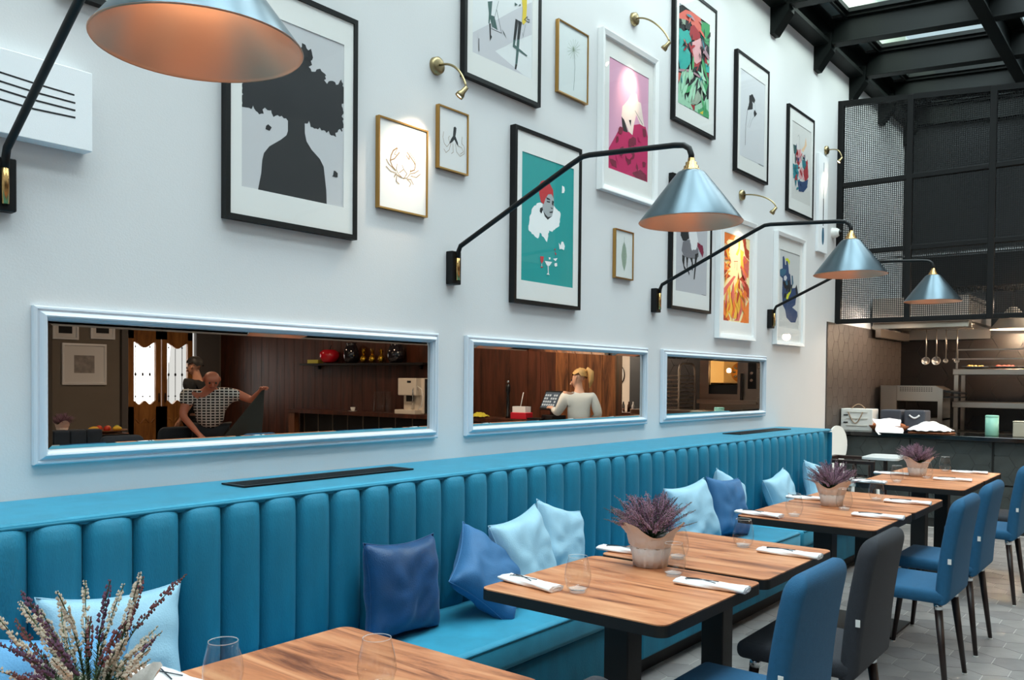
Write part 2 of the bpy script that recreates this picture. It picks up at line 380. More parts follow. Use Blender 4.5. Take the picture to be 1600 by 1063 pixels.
# kitchen shell
shell('wall_kitchen', MB().bb(12.0, 12.2, -0.8, D, 0, 5.25).bb(11.8, 12.2, -1.0, -0.8, 0, 5.2), mat('kitchen_wall', '#0f1316', 0.7))
KW = bpy.data.objects['wall_kitchen']
shell('wall_corridor', MB().bb(12.0, 12.2, -2.6, -1.0, 0, 3.2).bb(9.5, 12.2, -2.8, -2.6, 0, 3.2), mat('warm_white', '#e8ded0', 0.8))
shell('ceiling_corridor', MB().bb(9.5, 12.2, -2.8, 0.3, 3.2, 3.3), wall_m)
for cu, cv, p in hexes(0.19, -0.8, D, 0.85, 2.08, 0.005, 2.06, 1.54):
    MB().prism([(u - cu, v - cv) for u, v in p], 'x', -0.012, 0).build('tile', tile_dark, KW, (12.0, cu, cv))
for cu, cv, p in hexes(0.1155, 9.08, 11.98, 0.0, 2.1, 0.004):
    MB().prism([(u - cu, v - cv) for u, v in p], 'y', -0.012, 0).build('tile', tile_wall, wl, (cu, D, cv))
MB().bb(9.08, 11.98, D - 0.009, D + 0.001, 0, 2.1).build('tile_backing', mat('tile_grout_brown', '#4a433f', 0.9), wl)
# ================================================================ GLASS ROOF
SL = 0.072
def rz_(y): return 4.82 - SL * (D - y)
roof = thing('glass_roof', 'sloping glass roof of frosted panes on dark green-black steel beams', 'roof', (0, 0, 0))
roof['kind'] = 'structure'
RX = [7.51 + 1.12 * k for k in range(-9, 5)]
tilt = Matrix.Rotation(math.atan(SL), 3, 'X')
for x in RX:
    b = MB(); yc = (2.86 + -1.95) / 2; L = 4.81
    b.box((0, 0, 0.006), (0.13, L, 0.014), tilt, 0.003, 1); b.box((0, 0, 0.244), (0.13, L, 0.012), tilt, 0.002, 1); b.box((0, 0, 0.125), (0.03, L, 0.24), tilt); b.box((0, 0, 0.28), (0.12, L, 0.075), tilt)
    b.build('rafter', roofsteel, roof, (x, yc, rz_(yc)))
    b = MB(); b.prism([(3.03, 4.92), (3.03, 4.585), (2.99, 4.585), (2.86, 4.76), (2.86, 4.92)], 'x', x - 0.065, x + 0.065)
    br = b.build('beam_bracket', roofsteel, roof)
    b = MB()
    for dz in (0.03, 0.08):
        b.cyl((x + 0.066, 2.90, 4.79 + dz), (x + 0.08, 2.90, 4.79 + dz), 0.012, n=6)
    b.build('bolt', chrome, br)
MB().bb(-3.2, 12.0, 2.88, 3.03, 4.82, 4.86).bb(-3.2, 12.0, 2.94, 2.97, 4.86, 5.08).bb(-3.2, 12.0, 2.86, 3.03, 5.06, 5.10).bb(-3.2, 12.0, 2.715, 2.74, 5.03, 5.10).build('wall_beam', roofsteel, roof)
for y in (1.5, 0.0, -1.5):
    MB().bb(-3.2, 12.0, y - 0.055, y + 0.055, rz_(y) - 0.012, rz_(y) + 0.012, 0.003, 1).bb(-3.2, 12.0, y - 0.012, y + 0.012, rz_(y) + 0.01, rz_(y) + 0.27).bb(-3.2, 12.0, y - 0.10, y + 0.10, rz_(y) + 0.26, rz_(y) + 0.315).build('purlin', roofsteel, roof)
for y in (1.5, 0.0, -1.5):
    MB().bb(-3.2, 12.0, y - 0.13, y + 0.13, rz_(y) + 0.31, rz_(y) + 0.32).build('ridge_cap', roofsteel, roof)
ys = [2.84, 1.62, 1.38, 0.12, -0.12, -1.38]
for i in range(len(RX) - 1):
    x0 = RX[i] + 0.065; x1 = RX[i+1] - 0.065
    for y1, y0 in ((2.72, 1.60), (1.40, 0.10), (-0.10, -1.40)):
        ym = (y0 + y1) / 2; zc = rz_(ym) + 0.285; L = y1 - y0
        b = MB()
        for sx in (x0 + 0.02, x1 - 0.02): b.box((sx - (x0+x1)/2, 0, 0), (0.04, L, 0.04), tilt)
        for sy in (-L/2 + 0.02, L/2 - 0.02): b.box((0, sy, sy * SL), (x1 - x0, 0.04, 0.04), tilt)
        fr = b.build('glazing_frame', roofsteel, roof, ((x0+x1)/2, ym, zc))
        ymid = 2.40
        if y1 > 2.5:
            for a, c, mm in ((y1 - 0.04, ymid, roofglass_g), (ymid, y0 + 0.04, roofglass_b)):
                b = MB(); b.face([(x0 + 0.04, c, rz_(c) + 0.285), (x1 - 0.04, c, rz_(c) + 0.285), (x1 - 0.04, a, rz_(a) + 0.285), (x0 + 0.04, a, rz_(a) + 0.285)])
                b.build('roof_pane', mm, roof)
        else:
            b = MB(); a, c = y1 - 0.04, y0 + 0.04
            b.face([(x0 + 0.04, c, rz_(c) + 0.285), (x1 - 0.04, c, rz_(c) + 0.285), (x1 - 0.04, a, rz_(a) + 0.285), (x0 + 0.04, a, rz_(a) + 0.285)])
            b.build('roof_pane', roofglass_b, roof)
flash = mat('zinc_flashing', '#7f8f92', 0.5, metal=0.6)
for i in range(len(RX) - 1):
    MB().bb(RX[i] + 0.065, RX[i+1] - 0.065, 2.70, 2.90, 5.075, 5.09).build('flashing_strip', flash, roof)
struct(MB().bb(-6, 13.1, 3.32, 3.6, 4.9, 12).build('neighbour_facade', mat('pale_render', '#c9d0c4', 0.9)))

# ================================================================ KITCHEN SCREEN
scr = thing('mesh_screen', 'black steel framed wire mesh screen hanging above the kitchen counter', 'screen', (XS, 0, 0))
def ztop(y): return 4.475 - 0.092 * (3.03 - y)
PY = [3.0, 2.305, 1.555, 0.80, 0.28]
for i, y in enumerate(PY):
    MB().bb(-0.03, 0.03, y - 0.03, y + 0.03, 2.09, ztop(y) - 0.005, 0.004, 1).build('post', iron, scr)
for j, z in enumerate((2.115, 2.845, 3.57)):
    MB().bb(-0.026, 0.026, 0.25, 3.03, z - 0.025, z + 0.025, 0.004, 1).build('rail', iron, scr)
MB().prism([(3.03, ztop(3.03)), (0.25, ztop(0.25)), (0.25, ztop(0.25) - 0.055), (3.03, ztop(3.03) - 0.055)], 'x', -0.028, 0.028).build('top_rail', iron, scr)
for i in range(4):
    y1, y0 = PY[i] - 0.03, PY[i+1] + 0.03
    for z0, zt in ((2.14, lambda y: 2.82), (2.87, lambda y: 3.545), (3.595, lambda y: ztop(y) - 0.05)):
        b = MB(); p = 0.0196; r = 0.0027
        n = int((y1 - y0) / p)
        for q in range(1, n): y = y0 + q*p; b.bb(-r, r, y - r, y + r, z0, zt(y))
        z = z0 + p
        while z < zt(y1):
            ye = y0 if z < zt(y0) else y0 + (z - zt(y0)) / 0.092
            b.bb(-r - 0.004, r - 0.004, ye, y1, z - r, z + r); z += p
        o = b.build('wire_mesh', iron, scr); o['kind'] = 'stuff'

# ================================================================ KITCHEN
ct = thing('kitchen_counter', 'black stone topped serving counter clad in dark hexagonal tiles', 'counter', (9.4, 0.9, 0))
MB().bb(-0.08, 0.62, -0.2, 2.10, 0.895, 0.94, 0.004, 1).build('countertop', granite, ct)
MB().bb(0.012, 0.5, -0.18, 2.10, 0.0, 0.895).build('base', grout_d, ct)
for (a, c) in ((3.0, 2.27), (2.26, 1.52), (1.50, 0.75)):
    for z0, z1 in ((0.475, 0.885), (0.09, 0.46)):
        for cu, cv, p in hexes(0.1155, c - 0.9, a - 0.9, z0, z1, 0.0025, 0.88, 0.06):
            MB().prism([(u - cu, v - cv) for u, v in p], 'x', -0.012, 0).build('tile', tile_front, ct, (0.012, cu, cv))
hood = thing('extractor_hood', 'long stainless extractor hood with sloping lip above the dark cooking wall', 'extractor hood', (10.6, 0, 0))
MB().bb(0.0, 1.35, 1.97, 3.0, 2.17, 2.46, 0.004, 1).build('hood_body', mat('pale_steel', '#d5cbc2', 0.35, metal=0.5), hood)
MB().prism([(0.0, 2.10), (0.03, 2.17), (1.35, 2.17), (1.35, 2.02), (1.30, 2.02), (1.30, 2.14), (0.05, 2.14)], 'y', 1.97, 3.0).build('hood_lip', inox, hood)
MB().bb(0.0, 1.3, 2.9, 2.96, 2.0, 2.10).build('side_baffle', inox, hood)
b = MB()
for i in range(6): b.bb(0.1 + i*0.16, 0.2 + i*0.16, 1.962, 1.972, 2.40, 2.415)
b.build('vent_slot', blackp, hood)
rail = thing('utensil_rail', 'thin steel hanging rail under the extractor hood', 'rail', (10.75, 0, 0))
MB().cyl((0, 1.95, 2.085), (0, 2.6, 2.085), 0.007, n=8).cyl((0, 1.97, 2.085), (0, 1.97, 2.18), 0.005, n=6).cyl((0, 2.58, 2.085), (0, 2.58, 2.18), 0.005, n=6).build('rail_bar', inox, rail)
lad = None
for i, (y, big, lb) in enumerate(((2.435, 0.047, 'leftmost steel ladle with wide round bowl hanging under the hood'), (2.325, 0.05, 'second steel ladle from the left, with wide round bowl'), (2.225, 0.026, 'third hanging ladle, with small bowl, right of the two wide ones'), (2.11, 0.028, 'rightmost small hanging ladle beside the shelf unit'))):
    t = thing('ladle', lb, 'ladle', (10.75, y, 2.083), group='ladles hanging under the hood')
    MB().cyl((0, 0, 0.0), (0, 0, -0.34), 0.006, 0.008, 8).build('handle', inox, t)
    MB().lathe([(0.0, -0.03), (big*0.6, -0.022), (big*0.95, -0.005), (big, 0.012), (big*0.93, 0.012), (big*0.5, -0.014), (0, -0.02)], (0, 0, -0.365), 16, ax=(-1, 0, 0.25)).build('bowl', inox, t)
# salamander grill
g = thing('salamander_grill', 'stainless steel salamander grill behind the grey baskets', 'grill', (11.0, 2.62, 1.03))
MB().bb(-0.2, 0.2, 0.14, 0.33, -0.1, 0.40, 0.006, 1).build('side_cabinet', inox, g)
MB().prism([(0.14, 0.22), (0.14, 0.40), (-0.28, 0.40), (-0.36, 0.36), (-0.36, 0.22)], 'x', -0.2, 0.2).build('hood_front', inox, g)
MB().bb(-0.21, 0.2, -0.36, -0.31, 0.0, 0.22).build('side_post', inox, g)
MB().bb(-0.2, 0.2, -0.36, 0.14, -0.1, 0.02).build('grill_base', inox, g)
MB().box((0, -0.44, 0.33), (0.36, 0.2, 0.02), Matrix.Rotation(0.15, 3, 'X')).box((0, -0.45, 0.27), (0.36, 0.18, 0.015)).build('rack', blackp, g)
b = MB()
for r_ in range(3):
    for q in range(14): b.bb(-0.204, -0.199, 0.09 - q*0.026, 0.105 - q*0.026, 0.37 - r_*0.018, 0.377 - r_*0.018)
b.build('vent_holes', blackp, g)
bk = thing('back_worktop', 'low dark worktop along the tiled rear kitchen wall', 'worktop', (11.65, 2.1, 0))
MB().bb(-0.35, 0.33, -0.8, 0.9, 0.84, 0.88).build('top', inox, bk); MB().bb(-0.3, 0.33, -0.78, 0.88, 0, 0.84).build('cabinet', mat('dark_cabinet', '#1b1817', 0.5), bk)
wt2 = thing('grill_stand', 'dark stand carrying the salamander grill beside the tiled wall', 'stand', (11.0, 2.62, 0))
MB().bb(-0.25, 0.25, -0.4, 0.38, 0.86, 0.93).build('top', inox, wt2); MB().bb(-0.22, 0.22, -0.38, 0.36, 0, 0.86).build('cabinet', MATS['dark_cabinet'], wt2)
# shelf unit with plates
su = thing('gantry_shelf', 'two tier stainless pass shelf unit holding plates of food', 'shelf unit', (11.55, 1.2, 0))
for y in (1.02, 0.18):
    for x in (-0.25, 0.15): MB().bb(x - 0.02, x + 0.02, y - 0.025, y + 0.02, 0.88, 1.6).build('leg', inox, su)
for z in (1.21, 1.60): MB().bb(-0.3, 0.2, 0.15, 1.05, z - 0.035, z + 0.035, 0.005, 1).build('shelf', inox, su)
for y in (1.0, 0.18): MB().bb(-0.29, -0.27, y, y + 0.02, 1.63, 1.86).build('guard_post', inox, su)
MB().bb(-0.29, -0.272, 0.15, 1.02, 1.855, 1.87).bb(-0.29, -0.272, 0.15, 1.06, 1.745, 1.76).build('guard_rail', inox, su)
for i, (y, fc) in enumerate(((0.84, '#e0b060'), (0.54, '#a03a2a'), (0.25, '#d8d0b0'))):
    pl = thing('dinner_plate', ('white plate of yellow food, leftmost on the pass shelf', 'white plate with dark red food in the middle of the pass shelf', 'white plate with pale food at the right end of the pass shelf')[i], 'plate', (11.45, 1.2 + y, 1.636), group='plates on the pass shelf')
    MB().lathe([(0, 0.0), (0.08, 0.0), (0.15, 0.025), (0.155, 0.03), (0.08, 0.01), (0, 0.008)], n=24).build('plate_rim', white_m, pl)
    b = MB(); random.seed(i)
    for q in range(9): b.sphere((random.uniform(-.06, .06), random.uniform(-.08, .08), 0.03), random.uniform(.02, .03), 8, 5, (1, 1, .7))
    b.build('food', mat('food_%s' % ('yellow', 'red', 'pale')[i], fc, 0.6, var=0.3, vscale=60), pl)
hl = thing('heat_lamp', 'cream conical heat lamp glowing above the pass shelf', 'lamp', (11.44, 1.66, 2.1))
MB().lathe([(0.035, 0.26), (0.06, 0.24), (0.24, 0.0), (0.235, 0.0), (0.055, 0.235), (0.03, 0.255)], n=28).build('lamp_shade', mat('cream_shade', '#f2e2cc', 0.5), hl)
MB().cyl((0, 0, 0.25), (0, 0, 1.0), 0.008, n=8).build('cord', blackp, hl); MB().sphere((0, 0, 0.1), 0.04, 12, 8).build('bulb', bulb_m, hl)
lamp('heat_lamp_light', 'POINT', (11.44, 1.66, 2.08), 55, (1.0, 0.72, 0.48), shadow_soft_size=0.05)
dc = thing('ventilation_duct', 'large black ventilation duct behind the mesh screen', 'duct', (10.9, 1.3, 2.72))
MB().bb(-0.35, 0.45, -1.3, 1.28, -0.18, 0.18, 0.01, 1).build('duct_body', blackp, dc)
MB().bb(-0.36, -0.35, -1.2, 1.6, 0.19, 0.22).build('conduit', chrome, dc)
# counter objects
t = thing('drawer_box', 'white slatted box with rope handle at the left end of the kitchen counter', 'box', (9.62, 2.845, 0.94))
MB().bb(-0.1, 0.12, -0.17, 0.16, 0, 0.235, 0.004, 1).build('box_body', white_m, t)
for z in (0.05, 0.125, 0.195): MB().bb(-0.108, -0.1, -0.12, 0.1, z, z + 0.01).build('slat', mat('cream_slat', '#d9d6cd', 0.5), t)
for z in (0.08, 0.16): MB().bb(-0.106, -0.1, 0.085, 0.13, z, z + 0.012).build('label_holder', blackp, t)
for s_, x in ((1, -0.11), (0.8, 0.0)):
    MB().tube([(x, 0.08 - 0.15*i/10, (0.2 - 0.12*sin(pi*i/10)) if s_ == 1 else 0.235 + 0.05*sin(pi*i/10)) for i in range(11)], 0.005, 6).build('rope_handle', mat('rope', '#a58a70', 0.8), t)
for i, (y, lb) in enumerate(((2.53, 'grey fabric storage basket next to the white box, left of the pair'), (2.29, 'grey fabric storage basket with a white handle, right of the pair'))):
    t = thing('fabric_basket', lb, 'basket', (9.78, y, 0.94), group='grey fabric baskets on the counter')
    b = MB(); b.bb(-0.12, 0.12, -0.105, 0.105, 0, 0.23, 0.015, 2); b.build('basket_body', mat('grey_felt', '#474b55', 0.9, bump=0.2, bscale=200), t)
    if i: MB().tube([(-0.128, 0.05 - 0.1*q/8, 0.18 - 0.03*sin(pi*q/8)) for q in range(9)], 0.009, 8).build('handle', linen, t)
def clothmesh(w, l, h, seed, edge=0.0, n=22):
    random.seed(seed); b = MB(); ph = [random.uniform(0, 6) for _ in range(6)]; g = []
    for i in range(n + 1):
        row = []
        for j in range(n + 1):
            u = i/n*2 - 1; v = j/n*2 - 1
            z = h*(1 - u*u)*(1 - v*v)*1.1 + h*0.22*abs(sin(5*u + ph[0] + 2*v))*(1 - u*u*0.5) + h*0.15*abs(sin(7*v + ph[1] + 3*u))
            row.append(b.b.verts.new((u*w/2*(1 + 0.08*sin(4*v + ph[2])), v*l/2*(1 + 0.08*sin(5*u + ph[3])), z + 0.004)))
        g.append(row)
    for i in range(n):
        for j in range(n): f = b.b.faces.new((g[i][j], g[i+1][j], g[i+1][j+1], g[i][j+1])); f.smooth = True
    return b
t = thing('bread_basket', 'brown wicker basket of bread on the kitchen counter', 'basket', (9.56, 2.52, 0.94))
wick = mat('wicker', '#8a4f2c', 0.7, bump=0.6, bscale=90, var=0.3, vscale=50)
b = MB(); b.lathe([(0.0, 0.0), (0.10, 0.0), (0.125, 0.035), (0.14, 0.065), (0.132, 0.066), (0.115, 0.03), (0, 0.01)], n=28)
for v in b.b.verts: v.co.y *= 1.45; v.co.x *= 0.9
b.build('basket_body', wick, t)
b = MB()
for q in range(4): b.sphere((0.0 + 0.02*q, 0.12 - 0.075*q, 0.06), 0.038, 12, 8, (0.9, 1.4, 0.8))
b.build('bread', mat('bread_crust', '#b5683a', 0.7, var=0.2, vscale=30), t)
o = clothmesh(0.24, 0.26, 0.02, 3).build('napkin', linen, t, (-0.12, -0.03, 0.052), (0, -0.75, 0.5)); o['label'] = 'white cloth hanging over the basket rim'
o = clothmesh(0.26, 0.38, 0.075, 8).build('folded_cloth', linen, None, (9.56, 2.11, 0.956)); tag(o, 'crumpled white cloth heaped on a wooden board on the kitchen counter', 'cloth')
o = MB().bb(-0.12, 0.12, -0.2, 0.2, 0, 0.014, 0.004, 1).build('chopping_board', wick, None, (9.56, 2.10, 0.941)); tag(o, 'thin brown board under the crumpled white cloth', 'board')
t = thing('mint_canister', 'mint green canister standing on the black kitchen counter', 'canister', (9.62, 1.56, 0.94))
mint = mat('mint_tin', '#8fcdbb', 0.4)
MB().lathe([(0, 0), (0.058, 0), (0.06, 0.004), (0.06, 0.185), (0, 0.185)], n=32).build('canister_body', mint, t); MB().lathe([(0.061, 0.186), (0.061, 0.2), (0.055, 0.205), (0, 0.205)], n=32).build('lid', mint, t)
t = thing('cream_canister', 'low cream square canister at the right end of the counter', 'canister', (9.62, 1.29, 0.94))
MB().bb(-0.06, 0.06, -0.08, 0.08, 0, 0.14, 0.006, 2).build('canister_body', mat('cream_tin', '#b9b6a6', 0.4), t); MB().bb(-0.062, 0.062, -0.082, 0.082, 0.141, 0.155, 0.003, 1).build('lid', MATS['cream_tin'], t)
ART = {
'tree':(0.035,[1.921,2.597,2.085,3.08],[1.997,2.522,2.222,2.949],[('black','J',[(-0.262,-0.036),(-0.227,-0.041),(-0.211,-0.03),(-0.167,-0.05),(-0.151,-0.025),(-0.118,-0.02),(-0.11,-0.039),(-0.059,-0.04),(-0.04,-0.046),(0.049,-0.032),(0.072,-0.019),(0.081,-0.039),(0.159,-0.039),(0.215,-0.05),(0.234,-0.021),(0.261,-0.019),(0.26,0.192),(0.247,0.211),(0.219,0.177),(0.195,0.192),(0.171,0.173),(0.157,0.178),(0.166,0.206),(0.12,0.219),(0.084,0.197),(0.07,0.212),(0.091,0.247),(0.088,0.282),(0.039,0.297),(0.013,0.273),(-0.031,0.282),(-0.056,0.252),(-0.082,0.272),(-0.123,0.287),(-0.262,0.255)]),('ink','P',[(-0.038,-0.032),(-0.038,-0.088),(-0.045,-0.107),(-0.072,-0.131),(-0.13,-0.172),(-0.156,-0.205),(-0.164,-0.235),(-0.169,-0.291),(-0.18,-0.341),(-0.184,-0.361),(0.17,-0.361),(0.167,-0.299),(0.152,-0.199),(0.131,-0.17),(0.086,-0.139),(0.059,-0.109),(0.05,-0.075),(0.049,-0.017)]),('ink','J',[(-0.145,-0.092),(-0.136,-0.083),(-0.125,-0.089),(-0.13,-0.101),(-0.141,-0.103)]),('ink','J',[(0.199,-0.223),(0.208,-0.21),(0.228,-0.213),(0.23,-0.23),(0.213,-0.239),(0.201,-0.232)])]),
'crab':(0.025,[2.736,3.065,2.26,2.692],None,[('sepia',0.006,[(-0.042,0.088),(-0.067,0.07),(-0.081,0.044),(-0.086,0.017),(-0.073,-0.006),(-0.05,-0.022)]),('sepia',0.005,[(-0.026,0.07),(-0.042,0.052),(-0.06,0.032),(-0.083,0.021)]),('sepia',0.003,[(-0.039,0.088),(-0.06,0.054),(-0.046,0.054)]),('sepia',0.005,[(0.023,0.082),(0.045,0.065),(0.071,0.044),(0.082,0.028),(0.075,0.005),(0.046,-0.008)]),('sepia',0.004,[(0.019,0.065),(0.038,0.048),(0.039,0.064)]),('sepia',0.003,[(0.039,0.084),(0.075,0.056),(0.082,0.031)]),('sepia',0.003,[(-0.042,0.011),(-0.047,-0.016),(-0.034,-0.034),(-0.005,-0.05),(0.024,-0.044),(0.046,-0.019),(0.047,0.003)]),('sepia',0.003,[(-0.027,-0.028),(0.002,-0.006),(0.024,-0.023),(0.002,-0.053)]),('sepia',0.003,[(-0.009,0.012),(0.002,-0.006)]),('sepia',0.0035,[(-0.112,0.02),(-0.095,0.0),(-0.056,-0.02)]),('sepia',0.0035,[(-0.114,-0.014),(-0.084,-0.031),(-0.045,-0.034)]),('sepia',0.004,[(-0.061,-0.055),(-0.052,-0.04),(-0.009,-0.048)]),('sepia',0.004,[(-0.045,-0.049),(-0.047,-0.073),(-0.028,-0.083)]),('sepia',0.003,[(0.103,0.008),(0.075,-0.01),(0.049,-0.018)]),('sepia',0.003,[(0.114,-0.008),(0.087,-0.029),(0.049,-0.029)]),('sepia',0.0035,[(0.024,-0.049),(0.05,-0.047),(0.067,-0.068)]),('sepia',0.003,[(0.028,-0.051),(0.05,-0.066),(0.039,-0.084)])]),
'octopus':(0.025,[3.141,3.368,2.527,2.848],None,[('ink','P',[(0.003,0.069),(0.014,0.076),(0.024,0.07),(0.022,0.049),(0.017,0.026),(0.035,-0.001),(0.04,-0.019),(0.027,-0.014),(0.009,0.007),(-0.008,-0.01),(-0.031,-0.024),(-0.019,0.001),(-0.002,0.024),(-0.0,0.047)]),('sepia',0.002,[(-0.029,-0.021),(-0.047,-0.041),(-0.067,-0.029),(-0.078,0.001),(-0.072,0.03)]),('sepia',0.002,[(-0.018,-0.018),(-0.03,-0.054),(-0.054,-0.073),(-0.069,-0.057)]),('sepia',0.002,[(-0.002,-0.015),(0.001,-0.059),(-0.014,-0.07)]),('sepia',0.002,[(0.015,-0.011),(0.027,-0.053),(0.054,-0.07),(0.086,-0.049),(0.084,-0.013)]),('sepia',0.002,[(0.035,-0.018),(0.065,-0.022),(0.078,-0.042),(0.053,-0.059)]),('sepia',0.002,[(0.082,-0.01),(0.065,0.0),(0.068,0.035)]),('sepia',0.002,[(-0.027,-0.015),(-0.037,0.005),(-0.029,0.018)])]),
'figures':(0.035,[3.32,3.983,3.04,3.876],[3.389,3.906,3.182,3.777],[('greyp','P',[(-0.263,-0.175),(-0.149,-0.1),(0.092,0.066),(0.248,0.163),(0.251,-0.021),(0.094,-0.108),(-0.075,-0.214),(0.176,-0.271),(0.254,-0.272),(-0.262,-0.275)]),('spruce','P',[(-0.14,0.031),(-0.101,0.047),(-0.11,-0.032),(-0.082,-0.029),(-0.054,-0.095),(-0.104,-0.091),(-0.118,-0.055),(-0.123,-0.08),(-0.133,-0.084),(-0.13,-0.028)]),('ink','P',[(-0.127,-0.082),(-0.114,-0.077),(-0.111,-0.137),(-0.102,-0.146),(-0.119,-0.175)]),('ink',0.003,[(-0.109,-0.103),(-0.021,-0.1),(-0.064,0.012)]),('grey5',0.003,[(-0.104,-0.1),(-0.06,0.032),(-0.049,0.065)]),('grey5','P',[(-0.016,-0.077),(0.007,-0.093),(0.022,-0.117),(-0.007,-0.095)]),('ink','P',[(0.1,0.019),(0.122,0.019),(0.12,-0.015),(0.102,-0.1),(0.082,-0.102)]),('ink','P',[(0.122,0.019),(0.158,0.019),(0.138,-0.085),(0.116,-0.09),(0.124,-0.011)]),('spruce','P',[(0.082,-0.102),(0.102,-0.1),(0.096,-0.128),(0.078,-0.143)]),('spruce','P',[(0.078,-0.143),(0.094,-0.127),(0.211,-0.152),(0.205,-0.16)]),('spruce','P',[(0.116,-0.09),(0.138,-0.085),(0.132,-0.15),(0.12,-0.226),(0.102,-0.232)]),('ink','P',[(0.102,-0.232),(0.119,-0.228),(0.11,-0.261),(0.096,-0.261)]),('yellow','P',[(0.154,0.154),(0.201,0.171),(0.202,0.122),(0.196,0.034),(0.171,0.008),(0.159,0.019),(0.165,0.097)]),('spruce','P',[(0.091,0.107),(0.118,0.104),(0.093,0.088)]),('spruce','P',[(0.144,0.117),(0.144,0.105),(0.125,0.103)]),('ink',0.004,[(0.179,0.04),(0.207,0.067),(0.205,0.051),(0.226,0.056),(0.224,0.039),(0.179,0.04)]),('ink',0.005,[(-0.212,-0.19),(-0.21,-0.256)]),('grey5',0.002,[(0.191,0.018),(0.168,-0.057),(0.162,-0.038)])]),
'dandelion':(0.025,[4.168,4.493,3.188,3.621],None,[('spruce',0.003,[(0.01,0.069),(0.02,-0.021),(0.016,-0.101),(0.008,-0.166)]),('sage','P',[(-0.001,0.102),(0.01,0.092),(0.006,0.071),(-0.006,0.081)]),('sage',0.0018,[(0.004,0.077),(0.074,0.105)]),('sage',0.0018,[(0.004,0.077),(0.067,0.078)]),('sage',0.0018,[(0.004,0.077),(0.051,0.052)]),('sage',0.0018,[(0.004,0.077),(0.026,0.031)]),('sage',0.0018,[(0.004,0.077),(-0.002,0.02)]),('sage',0.0018,[(0.004,0.077),(-0.03,0.019)]),('sage',0.0018,[(0.004,0.077),(-0.051,0.031)]),('sage',0.0018,[(0.004,0.077),(-0.063,0.051)]),('sage',0.0018,[(0.004,0.077),(-0.064,0.076)]),('sage',0.0018,[(0.004,0.077),(-0.053,0.103)]),('sage',0.0018,[(0.004,0.077),(-0.031,0.127)]),('sage',0.0018,[(0.004,0.077),(-0.003,0.143)]),('sage',0.0018,[(0.004,0.077),(0.025,0.149)]),('sage',0.0018,[(0.004,0.077),(0.05,0.144)]),('sage',0.0018,[(0.004,0.077),(0.068,0.128)])]),
'clown':(0.04,[3.744,4.409,1.891,2.888],[3.815,4.333,2.023,2.753],[('white','J',[(-0.094,0.102),(-0.16,0.057),(-0.188,-0.011),(-0.194,-0.075),(-0.137,-0.099),(-0.101,-0.11),(-0.084,-0.072),(-0.015,-0.119),(0.007,-0.045),(0.039,-0.05),(0.11,-0.007),(0.123,0.074),(0.051,0.104)]),('greyf','P',[(-0.06,0.102),(-0.027,0.156),(0.029,0.17),(0.05,0.149),(0.052,0.108),(0.047,0.079),(0.034,0.039),(-0.008,0.017),(-0.041,0.044),(-0.063,0.065)]),('red','P',[(-0.099,0.2),(-0.076,0.228),(-0.042,0.24),(0.007,0.23),(0.042,0.197),(0.047,0.149),(0.029,0.17),(-0.006,0.164),(-0.033,0.133),(-0.05,0.098),(-0.078,0.107),(-0.095,0.152)]),('ink','P',[(-0.055,0.058),(-0.032,0.041),(-0.007,0.029),(0.031,0.039),(-0.008,0.013),(-0.038,0.028)]),('ink','P',[(-0.026,0.144),(0.008,0.14),(0.018,0.131),(-0.019,0.131)]),('ink','P',[(-0.023,0.122),(0.013,0.125),(0.01,0.116),(-0.018,0.115)]),('ink','P',[(0.032,0.134),(0.052,0.131),(0.044,0.103),(0.03,0.111)]),('ink','P',[(0.005,0.061),(0.042,0.072),(0.039,0.061),(0.011,0.056)]),('ink','P',[(0.016,0.09),(0.044,0.09),(0.03,0.082)]),('ink','P',[(-0.086,0.069),(-0.064,0.079),(-0.058,0.064),(-0.072,0.039),(-0.089,0.049)]),('white','P',[(0.133,0.24),(0.156,0.236),(0.162,0.217),(0.154,0.2),(0.131,0.194)]),('white','P',[(0.104,-0.106),(0.122,-0.122),(0.133,-0.097),(0.15,-0.096),(0.168,-0.12),(0.16,-0.146),(0.137,-0.141),(0.112,-0.146)]),('red','P',[(-0.082,-0.211),(-0.045,-0.208),(-0.05,-0.237),(-0.066,-0.253),(-0.077,-0.238)]),('white',0.004,[(-0.065,-0.253),(-0.065,-0.271)]),('red','P',[(-0.081,-0.271),(-0.047,-0.269),(-0.063,-0.277)]),('white','P',[(-0.037,-0.233),(0.038,-0.231),(0.011,-0.257),(-0.013,-0.258)]),('white',0.008,[(-0.003,-0.257),(0.0,-0.303)]),('white','P',[(-0.019,-0.311),(0.0,-0.297),(0.014,-0.311)]),('white','P',[(0.046,-0.211),(0.092,-0.202),(0.072,-0.223)]),('white','P',[(0.064,-0.235),(0.086,-0.231),(0.09,-0.249),(0.07,-0.256),(0.06,-0.247)]),('red','P',[(0.055,-0.151),(0.071,-0.147),(0.068,-0.16)]),('red','P',[(0.06,-0.167),(0.08,-0.177),(0.074,-0.189)]),('white','P',[(0.002,-0.207),(0.021,-0.207),(0.016,-0.219),(0.005,-0.22)])]),
